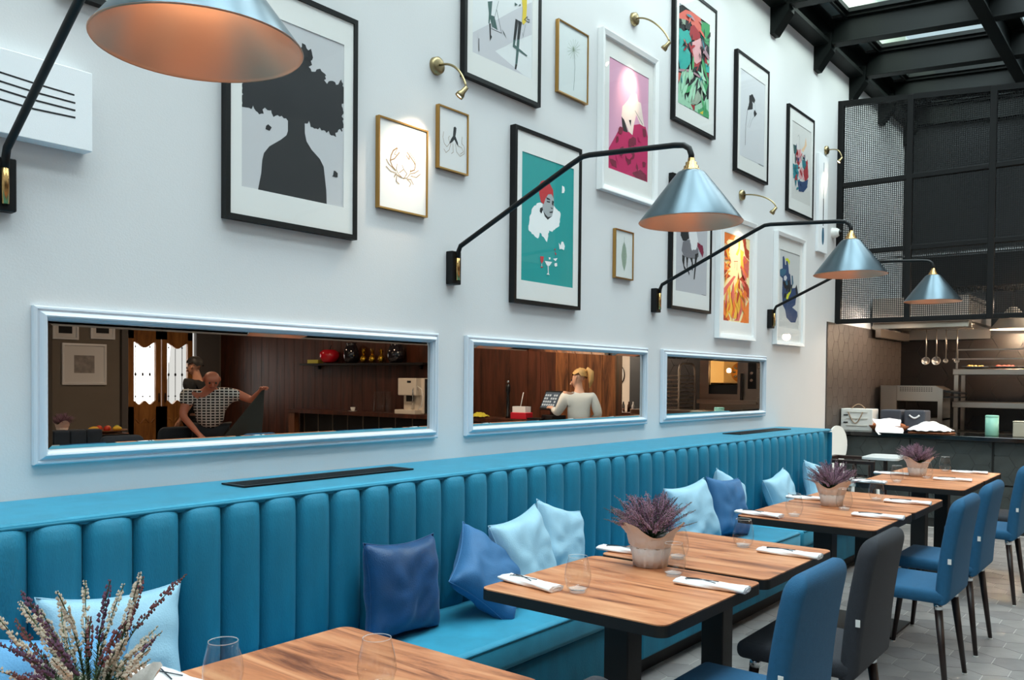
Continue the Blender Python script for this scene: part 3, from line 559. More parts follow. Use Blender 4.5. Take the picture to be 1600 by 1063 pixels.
'dress':(0.045,[4.632,5.357,2.689,3.721],[4.748,5.259,2.847,3.57],[('magenta','P',[(-0.246,-0.234),(-0.096,-0.054),(-0.007,-0.074),(0.065,-0.006),(0.157,0.023),(0.234,0.02),(0.264,-0.04),(0.265,-0.359),(-0.246,-0.359)]),('skin','P',[(-0.008,0.143),(0.042,0.203),(0.106,0.215),(0.126,0.169),(0.163,0.169),(0.205,0.042),(0.215,0.017),(0.157,0.021),(0.104,0.074),(0.074,0.001),(0.057,-0.076),(0.002,-0.063),(-0.062,0.005),(-0.089,0.017),(-0.078,0.084)]),('ink','P',[(-0.089,0.015),(-0.053,-0.002),(-0.003,-0.073),(-0.06,-0.077),(-0.075,-0.053)]),('ink','P',[(0.006,0.014),(0.038,0.022),(0.032,-0.023)]),('ink',0.004,[(0.085,0.097),(0.191,0.027)]),('ink',0.003,[(-0.062,0.005),(0.002,-0.063)]),('wine','J',[(-0.03,-0.218),(0.042,-0.208),(0.038,-0.269),(0.007,-0.294),(-0.029,-0.265)]),('wine','J',[(0.048,-0.089),(0.104,-0.086),(0.105,-0.133),(0.059,-0.153),(0.031,-0.121)]),('wine','J',[(0.054,-0.332),(0.165,-0.291),(0.252,-0.312),(0.253,-0.355),(0.11,-0.358)]),('wine','J',[(0.186,-0.001),(0.234,0.001),(0.245,-0.044),(0.201,-0.055)]),('wine','J',[(-0.23,-0.297),(-0.152,-0.29),(-0.143,-0.334),(-0.203,-0.337)]),('wine','J',[(0.108,-0.246),(0.136,-0.278),(0.131,-0.307),(0.105,-0.293)]),('wine','J',[(0.192,-0.228),(0.236,-0.229),(0.231,-0.259),(0.199,-0.265)])]),
'leaf':(0.025,[4.838,5.071,2.14,2.467],None,[]),
'jungle':(0.035,[5.605,6.295,3.374,4.388],[5.673,6.181,3.509,4.241],[('coral','P',[(-0.081,0.358),(0.069,0.359),(0.084,0.337),(0.041,0.268),(-0.028,0.236),(-0.079,0.265),(-0.157,0.27),(-0.277,0.242),(-0.277,0.277),(-0.178,0.339)]),('crimson','P',[(-0.107,0.237),(-0.039,0.273),(0.067,0.24),(0.068,0.203),(-0.095,0.138),(-0.106,0.184)]),('teal2','J',[(-0.277,0.173),(-0.193,0.174),(-0.145,0.203),(-0.096,0.169),(-0.075,0.14),(-0.133,0.104),(-0.191,0.095),(-0.274,0.007)]),('teal2','J',[(-0.277,0.03),(-0.171,0.074),(-0.092,0.045),(-0.09,-0.027),(-0.166,-0.103),(-0.251,-0.123),(-0.277,-0.065)]),('green','J',[(0.07,0.337),(0.225,0.36),(0.231,0.239),(0.167,0.211),(0.093,0.239)]),('blush','P',[(-0.065,0.134),(0.074,0.21),(0.089,0.04),(0.009,-0.007),(-0.061,0.004)]),('crimson','P',[(-0.061,0.004),(0.009,-0.007),(0.073,0.026),(0.021,-0.058),(-0.05,-0.038)]),('mint','P',[(-0.223,-0.128),(-0.098,-0.101),(-0.144,-0.186),(-0.2,-0.264),(-0.277,-0.329),(-0.277,-0.241)]),('mint','J',[(-0.277,-0.313),(-0.18,-0.267),(-0.061,-0.344),(-0.031,-0.368),(-0.277,-0.373)]),('mint','P',[(-0.104,-0.211),(0.032,-0.1),(0.074,-0.162),(-0.044,-0.249)]),('green','P',[(0.098,0.066),(0.141,0.041),(0.218,-0.085),(0.159,-0.213),(0.115,-0.132)]),('teal2','P',[(0.151,0.044),(0.231,0.035),(0.231,-0.011),(0.174,-0.023)]),('mint','P',[(-0.012,-0.331),(0.098,-0.275),(0.222,-0.215),(0.231,-0.366),(0.101,-0.373),(-0.011,-0.367)]),('green','J',[(0.039,-0.346),(0.14,-0.301),(0.231,-0.315),(0.227,-0.369),(0.04,-0.368)]),('yellow','P',[(0.07,-0.361),(0.131,-0.332),(0.122,-0.362)]),('sage','P',[(-0.083,-0.268),(0.035,-0.2),(0.118,-0.242),(0.018,-0.314),(-0.062,-0.326)]),('mauve','P',[(-0.277,-0.127),(-0.089,-0.076),(0.093,-0.083),(0.089,-0.098),(-0.088,-0.094),(-0.277,-0.144)]),('mauve','P',[(0.08,0.193),(0.231,0.106),(0.213,0.081),(0.07,0.131)]),('ink','P',[(-0.176,0.259),(-0.089,0.279),(-0.107,0.211),(-0.184,0.199)])]),
'sketch':(0.035,[6.691,7.37,3.214,4.217],[6.771,7.289,3.356,4.08],[('ink','J',[(-0.075,0.186),(-0.005,0.216),(0.051,0.176),(0.027,0.141),(-0.009,0.153),(-0.0,0.091),(-0.112,0.048),(-0.079,0.121)]),('ink',0.006,[(-0.112,0.048),(-0.142,-0.087),(-0.147,-0.251)]),('grey5',0.003,[(0.034,0.15),(0.054,0.104),(0.073,0.066),(-0.014,-0.006),(-0.065,-0.086)]),('ink','P',[(0.036,0.093),(0.091,0.07),(0.038,0.028),(0.019,0.06)]),('grey5',0.002,[(-0.1,-0.091),(-0.05,-0.008),(-0.034,0.053)]),('ink',0.002,[(-0.254,0.365),(0.258,0.365)]),('ink',0.003,[(0.133,-0.355),(0.245,-0.353)]),('grey5',0.0015,[(-0.253,-0.36),(0.258,-0.347)])]),
'blossom':(0.03,[7.863,8.547,3.073,4.07],[7.962,8.472,3.206,3.937],[('peach','P',[(0.122,0.286),(0.149,0.21),(0.06,0.128),(0.005,0.137),(0.089,0.197)]),('spruce','J',[(-0.209,0.147),(-0.121,0.15),(-0.109,0.073),(-0.184,0.065)]),('crimson','J',[(-0.141,0.082),(-0.031,0.122),(0.018,0.035),(-0.069,-0.032),(-0.137,0.003)]),('blush','P',[(-0.098,0.115),(-0.009,0.143),(0.01,0.017),(-0.071,0.016)]),('teal3','J',[(-0.21,-0.036),(-0.113,-0.033),(-0.057,-0.094),(-0.085,-0.18),(-0.196,-0.169)]),('crimson','J',[(0.11,0.037),(0.178,0.084),(0.21,-0.091),(0.119,-0.158),(0.069,-0.069)]),('teal3','J',[(0.027,0.053),(0.133,0.058),(0.113,-0.028),(0.044,-0.025)]),('blush','P',[(-0.058,-0.078),(0.022,-0.046),(0.071,-0.11),(0.004,-0.147),(-0.051,-0.133)]),('navy','J',[(-0.085,-0.172),(0.073,-0.158),(0.201,-0.11),(0.177,-0.197),(0.077,-0.256),(-0.049,-0.27)]),('grey5',0.0025,[(-0.099,0.244),(-0.073,0.266),(-0.045,0.248),(-0.057,0.205),(-0.031,0.138)]),('ink',0.002,[(-0.241,0.365),(0.267,0.365)])]),
'horse':(0.035,[5.596,6.258,1.991,2.981],[5.673,6.186,2.128,2.839],[('ink','J',[(-0.177,0.096),(-0.065,0.112),(-0.043,0.053),(-0.094,0.023),(-0.145,0.025),(-0.186,0.057)]),('greyd','P',[(-0.144,0.016),(-0.043,0.044),(0.063,0.014),(0.111,-0.009),(0.119,-0.066),(0.066,-0.092),(-0.059,-0.097),(-0.121,-0.095),(-0.163,-0.053)]),('paper','J',[(-0.045,0.105),(0.07,0.131),(0.109,0.04),(0.075,-0.013),(0.001,-0.032),(-0.032,0.04)]),('ink','P',[(-0.152,-0.08),(-0.111,-0.094),(-0.119,-0.161),(-0.088,-0.181),(-0.118,-0.189),(-0.151,-0.127)]),('ink','P',[(-0.091,-0.091),(-0.055,-0.096),(-0.068,-0.165),(-0.031,-0.209),(-0.035,-0.23),(-0.073,-0.184)]),('ink','P',[(-0.028,-0.093),(0.013,-0.088),(0.03,-0.154),(0.016,-0.189),(-0.005,-0.168),(0.004,-0.128)]),('ink','P',[(0.055,-0.055),(0.112,-0.038),(0.084,-0.1),(0.069,-0.179),(0.054,-0.248),(0.037,-0.25),(0.051,-0.161)]),('wine','J',[(0.094,0.043),(0.182,0.025),(0.205,-0.022),(0.184,-0.063),(0.128,-0.016),(0.095,0.009)]),('ink',0.003,[(0.178,-0.354),(0.248,-0.356)])]),
'deer':(0.045,[6.388,7.128,1.81,2.828],[6.52,7.032,1.959,2.682],[('orange','P',[(-0.238,0.36),(-0.017,0.357),(-0.054,0.315),(-0.153,0.312),(-0.236,0.259)]),('rust','J',[(0.119,0.359),(0.19,0.358),(0.206,0.285),(0.26,0.27),(0.263,0.183),(0.182,0.217)]),('coral','J',[(0.156,0.214),(0.263,0.173),(0.255,0.03),(0.16,0.085),(0.081,0.098)]),('orange','J',[(-0.238,0.248),(-0.126,0.253),(-0.149,0.188),(-0.238,0.166)]),('orange','J',[(-0.238,0.124),(-0.182,0.101),(-0.217,0.035),(-0.238,0.022)]),('yellow2','P',[(0.034,0.337),(0.078,0.332),(0.063,0.245),(0.027,0.198),(-0.012,0.204),(0.042,0.264)]),('yellow2','P',[(0.076,0.258),(0.154,0.246),(0.131,0.179),(0.159,0.107),(0.094,0.121)]),('coral','P',[(-0.238,-0.101),(-0.043,0.022),(-0.006,0.02),(-0.139,-0.092),(-0.238,-0.163)]),('rust','J',[(0.059,0.0),(0.148,0.047),(0.217,-0.017),(0.272,-0.055),(0.274,-0.142),(0.167,-0.108),(0.137,-0.014)]),('yellow2','J',[(-0.183,-0.241),(-0.088,-0.129),(-0.04,-0.094),(0.038,-0.119),(0.088,-0.082),(0.142,-0.153),(0.17,-0.204),(0.019,-0.332),(-0.082,-0.328)]),('orange','J',[(-0.238,-0.184),(-0.158,-0.26),(-0.106,-0.351),(-0.238,-0.36)]),('coral','P',[(0.019,-0.332),(0.131,-0.197),(0.158,-0.216),(0.071,-0.348),(-0.031,-0.351)]),('orange','J',[(0.098,-0.36),(0.198,-0.235),(0.274,-0.153),(0.274,-0.355)]),('rust','P',[(-0.238,-0.307),(-0.13,-0.36),(-0.237,-0.36)]),('rust',0.006,[(-0.048,0.142),(0.028,0.151)]),('rust',0.005,[(-0.027,0.139),(-0.031,0.086)]),('rust',0.005,[(0.016,0.144),(0.015,0.075)])]),
'bluefigure':(0.045,[7.602,8.319,1.806,2.846],[7.717,8.22,1.97,2.691],[('navy','P',[(-0.174,0.3),(-0.142,0.313),(-0.119,0.283),(-0.108,0.237),(-0.085,0.233),(-0.087,0.269),(-0.045,0.279),(-0.02,0.211),(-0.008,0.164),(0.025,0.156),(0.063,0.027),(0.163,0.042),(0.195,0.076),(0.221,0.029),(0.243,-0.018),(0.184,-0.06),(0.17,-0.122),(0.088,-0.152),(0.223,-0.185),(0.232,-0.227),(0.177,-0.292),(0.061,-0.298),(-0.055,-0.258),(-0.09,-0.188),(-0.155,-0.146),(-0.175,-0.041),(-0.165,0.101),(-0.229,0.118),(-0.244,0.174),(-0.169,0.194)]),('steel','P',[(-0.24,0.173),(-0.169,0.189),(-0.074,0.193),(-0.088,0.156),(-0.166,0.118),(-0.22,0.125)]),('yellow3','P',[(-0.11,0.29),(-0.046,0.305),(0.01,0.28),(-0.001,0.243),(-0.045,0.273),(-0.087,0.275)]),('yellow3','P',[(-0.075,0.003),(-0.001,0.009),(0.006,0.058),(0.053,0.044),(0.049,-0.01),(0.001,-0.05),(-0.03,-0.089),(-0.072,-0.08),(-0.048,-0.031)]),('greyp','P',[(-0.135,0.122),(-0.087,0.138),(-0.054,0.118),(-0.085,0.085),(-0.133,0.09)]),('black','P',[(-0.164,0.071),(-0.069,0.081),(0.011,0.106),(0.031,0.024),(-0.034,0.018),(-0.114,0.011)]),('steel','P',[(0.058,0.153),(0.091,0.15),(0.111,0.08),(0.073,0.04)]),('black','P',[(0.163,0.042),(0.195,0.076),(0.222,-0.008),(0.182,-0.023)]),('grey5',0.002,[(-0.239,0.362),(0.259,0.36)])]),
'utensil':(0.03,[8.695,8.971,2.793,3.789],None,[]),
'fork':(0.06,[0.991,1.388,2.223,2.491],None,[('black',0.006,[(-0.131,0.055),(-0.089,0.055),(0.019,0.048),(0.137,0.044)]),('black',0.006,[(-0.131,0.027),(-0.089,0.027),(0.011,0.02),(0.14,0.018)]),('black',0.006,[(-0.131,0.001),(-0.089,0.001),(0.011,-0.006),(0.14,-0.007)]),('black',0.006,[(-0.131,-0.029),(-0.09,-0.03),(0.011,-0.035),(0.14,-0.031)])]),
'topleft':(0.035,[1.284,1.561,2.746,3.402],None,[]),
}
# ================================================================ WALL MIRRORS
MPROF = [(0.0, 0.0), (0.0, 0.020), (0.004, 0.025), (0.010, 0.026), (0.013, 0.021), (0.018, 0.022), (0.026, 0.034), (0.032, 0.038), (0.037, 0.036), (0.040, 0.026), (0.044, 0.022), (0.047, 0.012), (0.048, 0.006)]
for i, (x0, x1, lb) in enumerate(((1.212, 3.153, 'nearest and widest looking wall mirror in a moulded white frame'), (3.37, 5.288, 'middle wall mirror in a moulded white frame, reflecting the woman at the till'), (5.505, 7.42, 'farthest wall mirror in a moulded white frame, reflecting the oven'))):
    t = thing('wall_mirror', lb, 'mirror', ((x0+x1)/2, D, 1.419), group='white framed mirrors along the wall')
    hw = (x1-x0)/2; hh = 0.267
    MB().frame(-hw, hw, -hh, hh, MPROF).build('mirror_frame', mould, t, (0, -0.001, 0))
    ix, iz = hw - 0.048, hh - 0.048; bv = 0.016
    b = MB(); b.face([(-ix+bv, -0.009, -iz+bv), (ix-bv, -0.009, -iz+bv), (ix-bv, -0.009, iz-bv), (-ix+bv, -0.009, iz-bv)]); b.build('mirror_glass', mirror_m, t, recalc=False)
    b = MB(); b.frame(-ix, ix, -iz, iz, [(0.0, 0.0068), (bv, 0.009)]); b.build('bevelled_edge', mirror_m, t)
# ================================================================ PICTURES
CL = {'black': '#0b0d14', 'ink': '#17181b', 'sepia': '#8a6a3c', 'greyp': '#cfcdd2', 'grey5': '#6c7173', 'spruce': '#42605c', 'sage': '#98a894', 'yellow': '#e3c53c', 'white': '#f2f3f3', 'greyf': '#a9adaf', 'red': '#c4282f',
      'magenta': '#c2185b', 'skin': '#f6dfd6', 'wine': '#7c0f35', 'coral': '#e0695a', 'crimson': '#a3242c', 'teal2': '#2aa79c', 'green': '#3f9a5f', 'blush': '#e2a3a6', 'mint': '#9fd0b0', 'mauve': '#a9858f',
      'peach': '#eac4a0', 'teal3': '#1f7f8c', 'navy': '#23406b', 'greyd': '#77757b', 'paper': '#e6e4e6', 'orange': '#ef7a2a', 'rust': '#b8401f', 'yellow2': '#f5b83c', 'steel': '#35647f', 'yellow3': '#d8dc2e'}
def pm(c): return mat('ink_' + c, CL[c], 0.7)
BG = {'tree': '#c9c8cb', 'crab': '#f2efec', 'octopus': '#e4e3e3', 'figures': '#e6e7e8', 'dandelion': '#dde2e2', 'clown': '#0f9896', 'dress': '#e0a6c2', 'leaf': '#dcdedb', 'jungle': '#141a1c', 'sketch': '#d7d7db', 'blossom': '#d9d6d3', 'horse': '#bdbbc0', 'deer': '#fbe3a8', 'bluefigure': '#cfcfce', 'utensil': '#f0f0f0', 'fork': '#f1f3f6', 'topleft': '#dcdcdc'}
INFO = {
'tree': ('black', 'large black framed print of a dark tree crown growing from a silhouetted body'),
'crab': ('gold', 'brass framed line drawing of a crab under the nearest picture light'),
'octopus': ('gold', 'small brass framed drawing of an octopus beside the crab print'),
'figures': ('black', 'black framed print of angular figures with a yellow accent at the top'),
'dandelion': ('gold', 'slim brass framed drawing of a dandelion clock between two large frames'),
'clown': ('black', 'black framed teal print of a woman in a red turban and white ruff'),
'dress': ('white', 'white framed pink print of a woman in a magenta dress'),
'leaf': ('gold', 'small brass framed print of a single grey skeleton leaf'),
'jungle': ('black', 'black framed print of tropical leaves and red birds near the roof'),
'sketch': ('black', 'black framed ink sketch of a standing woman, left of the flower print'),
'blossom': ('black', 'black framed print of teal and red flowers with an orange moon'),
'horse': ('black', 'black framed print of a rider on a grey horse behind the second lamp'),
'deer': ('white', 'white framed orange and yellow foliage print lit by a picture light'),
'bluefigure': ('white', 'white framed print of a blue and yellow cut out figure'),
'utensil': ('canvas', 'narrow white canvas with a tall thin utensil beside the mesh screen'),
'fork': ('canvas', 'white canvas with black fork tines at the upper left of the wall'),
'topleft': ('black', 'black frame mostly out of view above the nearest lamp')}
def jag(q, amp=0.006, step=0.012):
    out = []
    for i in range(len(q)):
        a = Vector(q[i-1]); c = Vector(q[i]); L = (c-a).length; n = max(1, int(L/step)); nn = Vector((-(c-a).y, (c-a).x)); nn = nn.normalized() if nn.length > 0 else nn
        for k in range(n):
            p = a.lerp(c, k/n); out.append(tuple(p + nn*random.uniform(-amp, amp)))
    return out
from mathutils.geometry import tessellate_polygon
def picture(n):
    dp, r, o, pl = ART[n]; st, lb = INFO[n]
    cx = (r[0]+r[1])/2; cz = (r[2]+r[3])/2; hw = (r[1]-r[0])/2; hh = (r[3]-r[2])/2
    t = thing('framed_picture' if st != 'canvas' else 'canvas_print', lb, 'picture', (cx, D, cz))
    fw = {'black': 0.022, 'gold': 0.008, 'white': 0.036, 'canvas': 0.0}[st]
    if st == 'canvas':
        MB().bb(-hw, hw, -dp, -0.001, -hh, hh, 0.002, 1).build('canvas', mat('white_canvas', '#f1f3f6', 0.8, bump=0.1, bscale=300), t); yb = -dp
    else:
        fm = {'black': frame_black, 'gold': frame_gold, 'white': frame_white}[st]
        prof = [(0, 0.001), (0, dp), (fw*0.2 if st == 'white' else 0, dp), (fw, dp - (0.008 if st == 'white' else 0.001)), (fw, dp - (0.03 if st == 'white' else 0.008))]
        MB().frame(-hw, hw, -hh, hh, prof).build('picture_frame', fm, t)
        yb = -(dp - (0.027 if st == 'white' else 0.007))
        mc = '#e9e7e4'
        if o:
            ox0, ox1, oz0, oz1 = o[0]-cx, o[1]-cx, o[2]-cz, o[3]-cz
            b = MB(); prev = None
            for (a0, a1, c0, c1, y) in ((-hw+fw*0.9, hw-fw*0.9, -hh+fw*0.9, hh-fw*0.9, yb), (ox0, ox1, oz0, oz1, yb), (ox0, ox1, oz0, oz1, yb+0.004)):
                cur = [b.b.verts.new(p) for p in ((a0, y, c0), (a1, y, c0), (a1, y, c1), (a0, y, c1))]
                if prev:
                    for i in range(4): b.b.faces.new((prev[i], prev[(i+1) % 4], cur[(i+1) % 4], cur[i]))
                prev = cur
            b.build('mat_board', mat('mat_board', mc, 0.8), t); yb += 0.003
        else: ox0, ox1, oz0, oz1 = -hw+fw*0.9, hw-fw*0.9, -hh+fw*0.9, hh-fw*0.9
        if n not in ('crab', 'deer'):
            b = MB(); yg = yb - (0.0055 if o else 0.004); b.face([(-hw+fw, yg, -hh+fw), (hw-fw, yg, -hh+fw), (hw-fw, yg, hh-fw), (-hw+fw, yg, hh-fw)]); b.build('glass_pane', frameglass, t, recalc=False)
    # the printed sheet: flat inks on paper
    mats = [mat('paper_' + n, BG[n], 0.75)]; b = MB()
    if st != 'canvas': b.face([(ox0, yb, oz0), (ox1, yb, oz0), (ox1, yb, oz1), (ox0, yb, oz1)])
    idx = {}; random.seed(n); L = 0
    for c, k, q in pl:
        if c not in idx: idx[c] = len(mats); mats.append(pm(c))
        b.mi = idx[c]; L += 1; y = yb - 0.00012*L - 0.0002
        if isinstance(k, float):
            for a, c2 in zip(q[:-1], q[1:]):
                a = Vector(a); c2 = Vector(c2); d = c2-a
                if d.length < 1e-4: continue
                d.normalize(); nn = Vector((-d.y, d.x))*k*0.5; a = a - d*k*0.2; c2 = c2 + d*k*0.2
                b.face([(p.x, y, p.y) for p in (a-nn, c2-nn, c2+nn, a+nn)])
        else:
            if k == 'J': q = jag(q, 0.009 if n == 'tree' else 0.004, 0.009 if n == 'tree' else 0.012)
            tri = tessellate_polygon([[Vector((u, v, 0)) for u, v in q]])
            vs = [b.b.verts.new((u, y, v)) for u, v in q]
            for tr in tri:
                try: f = b.b.faces.new([vs[i] for i in tr]); f.material_index = b.mi
                except ValueError: pass
    if len(b.b.faces): b.build('printed_sheet', mats, t)
    return t
# leaf and utensil drawings
def ell(cx, cz, a, c, n=20): return [(cx + a*cos(2*pi*i/n), cz + c*sin(2*pi*i/n)) for i in range(n)]
ART['leaf'][3].extend([('sage', 'P', [(0, 0.09), (0.025, 0.05), (0.036, -0.005), (0.028, -0.06), (0.006, -0.11), (-0.02, -0.07), (-0.034, -0.01), (-0.022, 0.05)]), ('grey5', 0.002, [(0.002, 0.12), (0.0, 0), (0.006, -0.1)])] + [('grey5', 0.001, [(0, 0.06 - 0.02*i), (s*0.028, 0.075 - 0.02*i)]) for i in range(7) for s in (-1, 1)])
ART['utensil'][3].extend([('steel', 0.014, [(0.0, 0.42), (0.0, 0.05)]), ('ink', 0.022, [(0.0, 0.05), (0.0, -0.22)]), ('steel', 'P', ell(0, -0.33, 0.035, 0.09)), ('ink', 0.006, [(-0.02, -0.25), (0.02, -0.25)])])
def rnd_leaves(n, cnt, pal, smin, smax, thin=0.32, ctr=None, seed=1, reg=None):
    random.seed(seed); dp, r, o, pl = ART[n]; o = o or r; cx = (r[0]+r[1])/2; cz = (r[2]+r[3])/2; x0, x1, z0, z1 = reg or (o[0]-cx, o[1]-cx, o[2]-cz, o[3]-cz); out = []
    for i in range(cnt):
        px, pz = random.uniform(x0, x1), random.uniform(z0, z1); s = random.uniform(smin, smax); a = random.uniform(0, 2*pi) if ctr is None else atan2(ctr[1]-pz, ctr[0]-px) + random.uniform(-.5, .5)
        q = [(0, 0), (.25, thin*.8), (.55, thin), (.85, thin*.5), (1.05, 0), (.85, -thin*.4), (.55, -thin*.9), (.25, -thin*.7)]
        q = [(px + s*(u*cos(a) - v*sin(a)), pz + s*(u*sin(a) + v*cos(a))) for u, v in q]
        q = [(min(max(u, o[0]-cx), o[1]-cx), min(max(v, o[2]-cz), o[3]-cz)) for u, v in q]
        out.append((pal[i % len(pal)], 'P', q))
    return out
A_ = ART['jungle'][3]; A_[0:0] = rnd_leaves('jungle', 26, ['teal2', 'green', 'coral', 'mint', 'crimson', 'sage'], .08, .20, .22, None, 3)
A_ += rnd_leaves('jungle', 26, ['mint', 'green', 'sage', 'ink', 'mint'], .08, .17, .14, (0, .05), 4, (-.25, .22, -.36, -.08)) + rnd_leaves('jungle', 12, ['coral', 'mauve', 'ink', 'crimson'], .05, .12, .13, None, 5, (-.22, .2, .05, .34)) + rnd_leaves('jungle', 12, ['ink', 'teal3'], .04, .09, .12, None, 6)
ART['deer'][3].extend(rnd_leaves('deer', 34, ['orange', 'yellow2', 'coral', 'rust', 'yellow2'], .08, .2, .13, (0, .05), 7, (-.24, .24, -.36, -.12)) + rnd_leaves('deer', 22, ['orange', 'rust', 'yellow2'], .05, .12, .16, (0, .1), 8, (-.25, -.17, -.1, .3)) + rnd_leaves('deer', 16, ['coral', 'orange'], .05, .12, .16, (0, .1), 9, (.17, .24, -.2, .3)))
ART['blossom'][3].extend(rnd_leaves('blossom', 34, ['teal3', 'crimson', 'navy', 'blush', 'spruce'], .04, .10, .2, None, 11, (-.16, .10, -.27, .12)))
ART['dress'][3].extend(rnd_leaves('dress', 9, ['wine', 'magenta'], .05, .1, .35, None, 12, (-.15, .18, -.33, -.08)))
ART['bluefigure'][3].extend(rnd_leaves('bluefigure', 10, ['black', 'steel', 'navy'], .04, .09, .35, None, 13, (-.12, .05, -.15, .12)))
# tiny dark flecks on the tree print
random.seed(5)
for n in ART: picture(n)

# ================================================================ PICTURE LIGHTS
def plight(base, head, target, lb, e=9, sz=0.75):
    t = thing('picture_light', lb, 'wall light', base, group='gooseneck picture lights')
    MB().lathe([(0, 0.03), (0.03, 0.03), (0.042, 0.024), (0.045, 0.0)], n=24, ax=(0, -1, 0)).build('wall_plate', brass, t)
    B = Vector(base); Hh = Vector(head) - B; pts = []
    P0, P1, P2, P3 = Vector((0, -0.028, 0)), Vector((0, -0.12, 0.0)), Hh + Vector((0, 0.03, 0.09)), Hh
    for i in range(15):
        s = i/14; pts.append(P0*(1-s)**3 + 3*P1*s*(1-s)**2 + 3*P2*s*s*(1-s) + P3*s**3)
    MB().tube(pts, 0.006, 8).build('gooseneck', brass, t)
    dr = (Vector(target) - Vector(head)).normalized()
    h = MB().lathe([(0, -0.004), (0.012, -0.002), (0.014, 0.03), (0.022, 0.045), (0.022, 0.06), (0.018, 0.058)], Hh, 16, ax=dr).build('lamp_head', brass, t)
    MB().lathe([(0.0, 0.052), (0.018, 0.052)], Hh, 16, ax=dr).build('lens', led_m, h)
    p = Vector(head) + dr*0.075
    lamp('picture_spot', 'SPOT', p, e, (1.0, 0.80, 0.58), target, spot_size=sz, spot_blend=1.0, shadow_soft_size=0.02)
plight((3.14, D, 3.04), (3.14, 2.82, 2.89), (2.93, D, 2.52), 'brass gooseneck light above the crab print', 22, 1.1)
plight((5.07, D, 3.92), (5.07, 2.75, 3.70), (5.0, D, 3.42), 'brass gooseneck light above the pink dress print', 13, 1.0)
plight((6.87, D, 3.04), (6.87, 2.72, 2.90), (6.76, D, 2.5), 'brass gooseneck light above the orange foliage print', 18, 1.0)
plight((8.96, D, 3.87), (8.96, 2.86, 3.77), (8.85, D, 3.5), 'brass gooseneck light beside the mesh screen', 10, 0.9)
t = thing('alarm_beacon', 'round white wall alarm beside the mesh screen', 'alarm', (9.22, D, 3.05))
MB().lathe([(0, 0.075), (0.035, 0.07), (0.05, 0.045), (0.055, 0.0)], n=24, ax=(0, -1, 0)).build('cover', white_m, t); MB().lathe([(0, 0.105), (0.02, 0.1), (0.028, 0.075)], n=16, ax=(0, -1, 0)).build('camera_lens', blackp, t)

# ================================================================ SWING ARM LAMPS
def swing_lamp(x, z, rz, lb):
    t = thing('swing_arm_lamp', lb, 'wall lamp', (x, D, z), rz, 'metal cone lamps on black wall arms')
    MB().bb(-0.035, 0.035, -0.045, 0, -0.085, 0.085, 0.003, 1).build('wall_bracket', iron, t)
    MB().cyl((0.0, -0.052, -0.065), (0.0, -0.052, 0.075), 0.012, n=12).build('pivot', brass_b, t)
    pts = [(0, -0.052, 0.05), (0, -0.055, 0.08), (0, -0.07, 0.11)]
    A = Vector((0, -0.78, 0.435)); pts += [Vector((0, -0.07, 0.11)).lerp(A, s) for s in (0.3, 0.7, 0.96)]
    pts += [(0, -0.82, 0.45), (0, -0.86, 0.452)]; Bv = Vector((0, -1.29, 0.425)); pts += [Vector((0, -0.86, 0.452)).lerp(Bv, s) for s in (0.5, 1.0)]
    pts += [(0, -1.335, 0.418), (0, -1.36, 0.40), (0, -1.37, 0.372), (0, -1.37, 0.35)]
    MB().tube(pts, 0.0125, 12).build('arm', iron, t)
    c = (0, -1.37, 0)
    MB().lathe([(0.0, 0.268), (0.014, 0.268), (0.016, 0.254), (0.024, 0.25), (0.024, 0.238), (0.031, 0.234), (0.031, 0.224), (0.038, 0.22), (0.04, 0.208), (0, 0.205)], c, 24).build('lamp_socket', brass_b, t)
    R = 0.214
    sh = MB().lathe([(0.045, 0.214), (0.056, 0.208), (0.064, 0.199), (R*0.6, 0.117), (R - 0.004, 0.008), (R, 0.0)], (0, -1.37, 0), 64).build('lamp_shade', steelblue, t)
    MB().lathe([(0.0, 0.203), (0.052, 0.199), (R*0.58, 0.115), (R - 0.008, 0.004), (R, 0.0), (R, -0.003), (R + 0.002, 0.0)], (0, -1.37, 0), 64).build('shade_lining', copper, t)
    MB().sphere((0, -1.37, 0.15), 0.03, 14, 10, (1, 1, 1.3)).build('bulb', bulb_m, t)
    for o in t.children:
        if o.name.split('.')[0] in ('lamp_shade', 'shade_lining', 'bulb', 'lamp_socket'): o.location.z = 0.09
    M = Matrix.Rotation(rz, 3, 'Z') @ Vector((0, -1.37, 0.19))
    lamp('shade_bulb_light', 'POINT', (x + M.x, D + M.y, z + M.z), 2.2, (1.0, 0.72, 0.46), shadow_soft_size=0.03)
swing_lamp(1.12, 2.065, -0.085, 'nearest cone lamp, cut off by the top of the picture, over the fork canvas')
swing_lamp(3.26, 2.03, 0, 'second cone lamp, in front of the horse print')
swing_lamp(5.39, 2.03, 0, 'third cone lamp, hanging before the edge of the mesh screen')
swing_lamp(7.51, 2.03, 0, 'farthest cone lamp, entirely in front of the mesh screen')
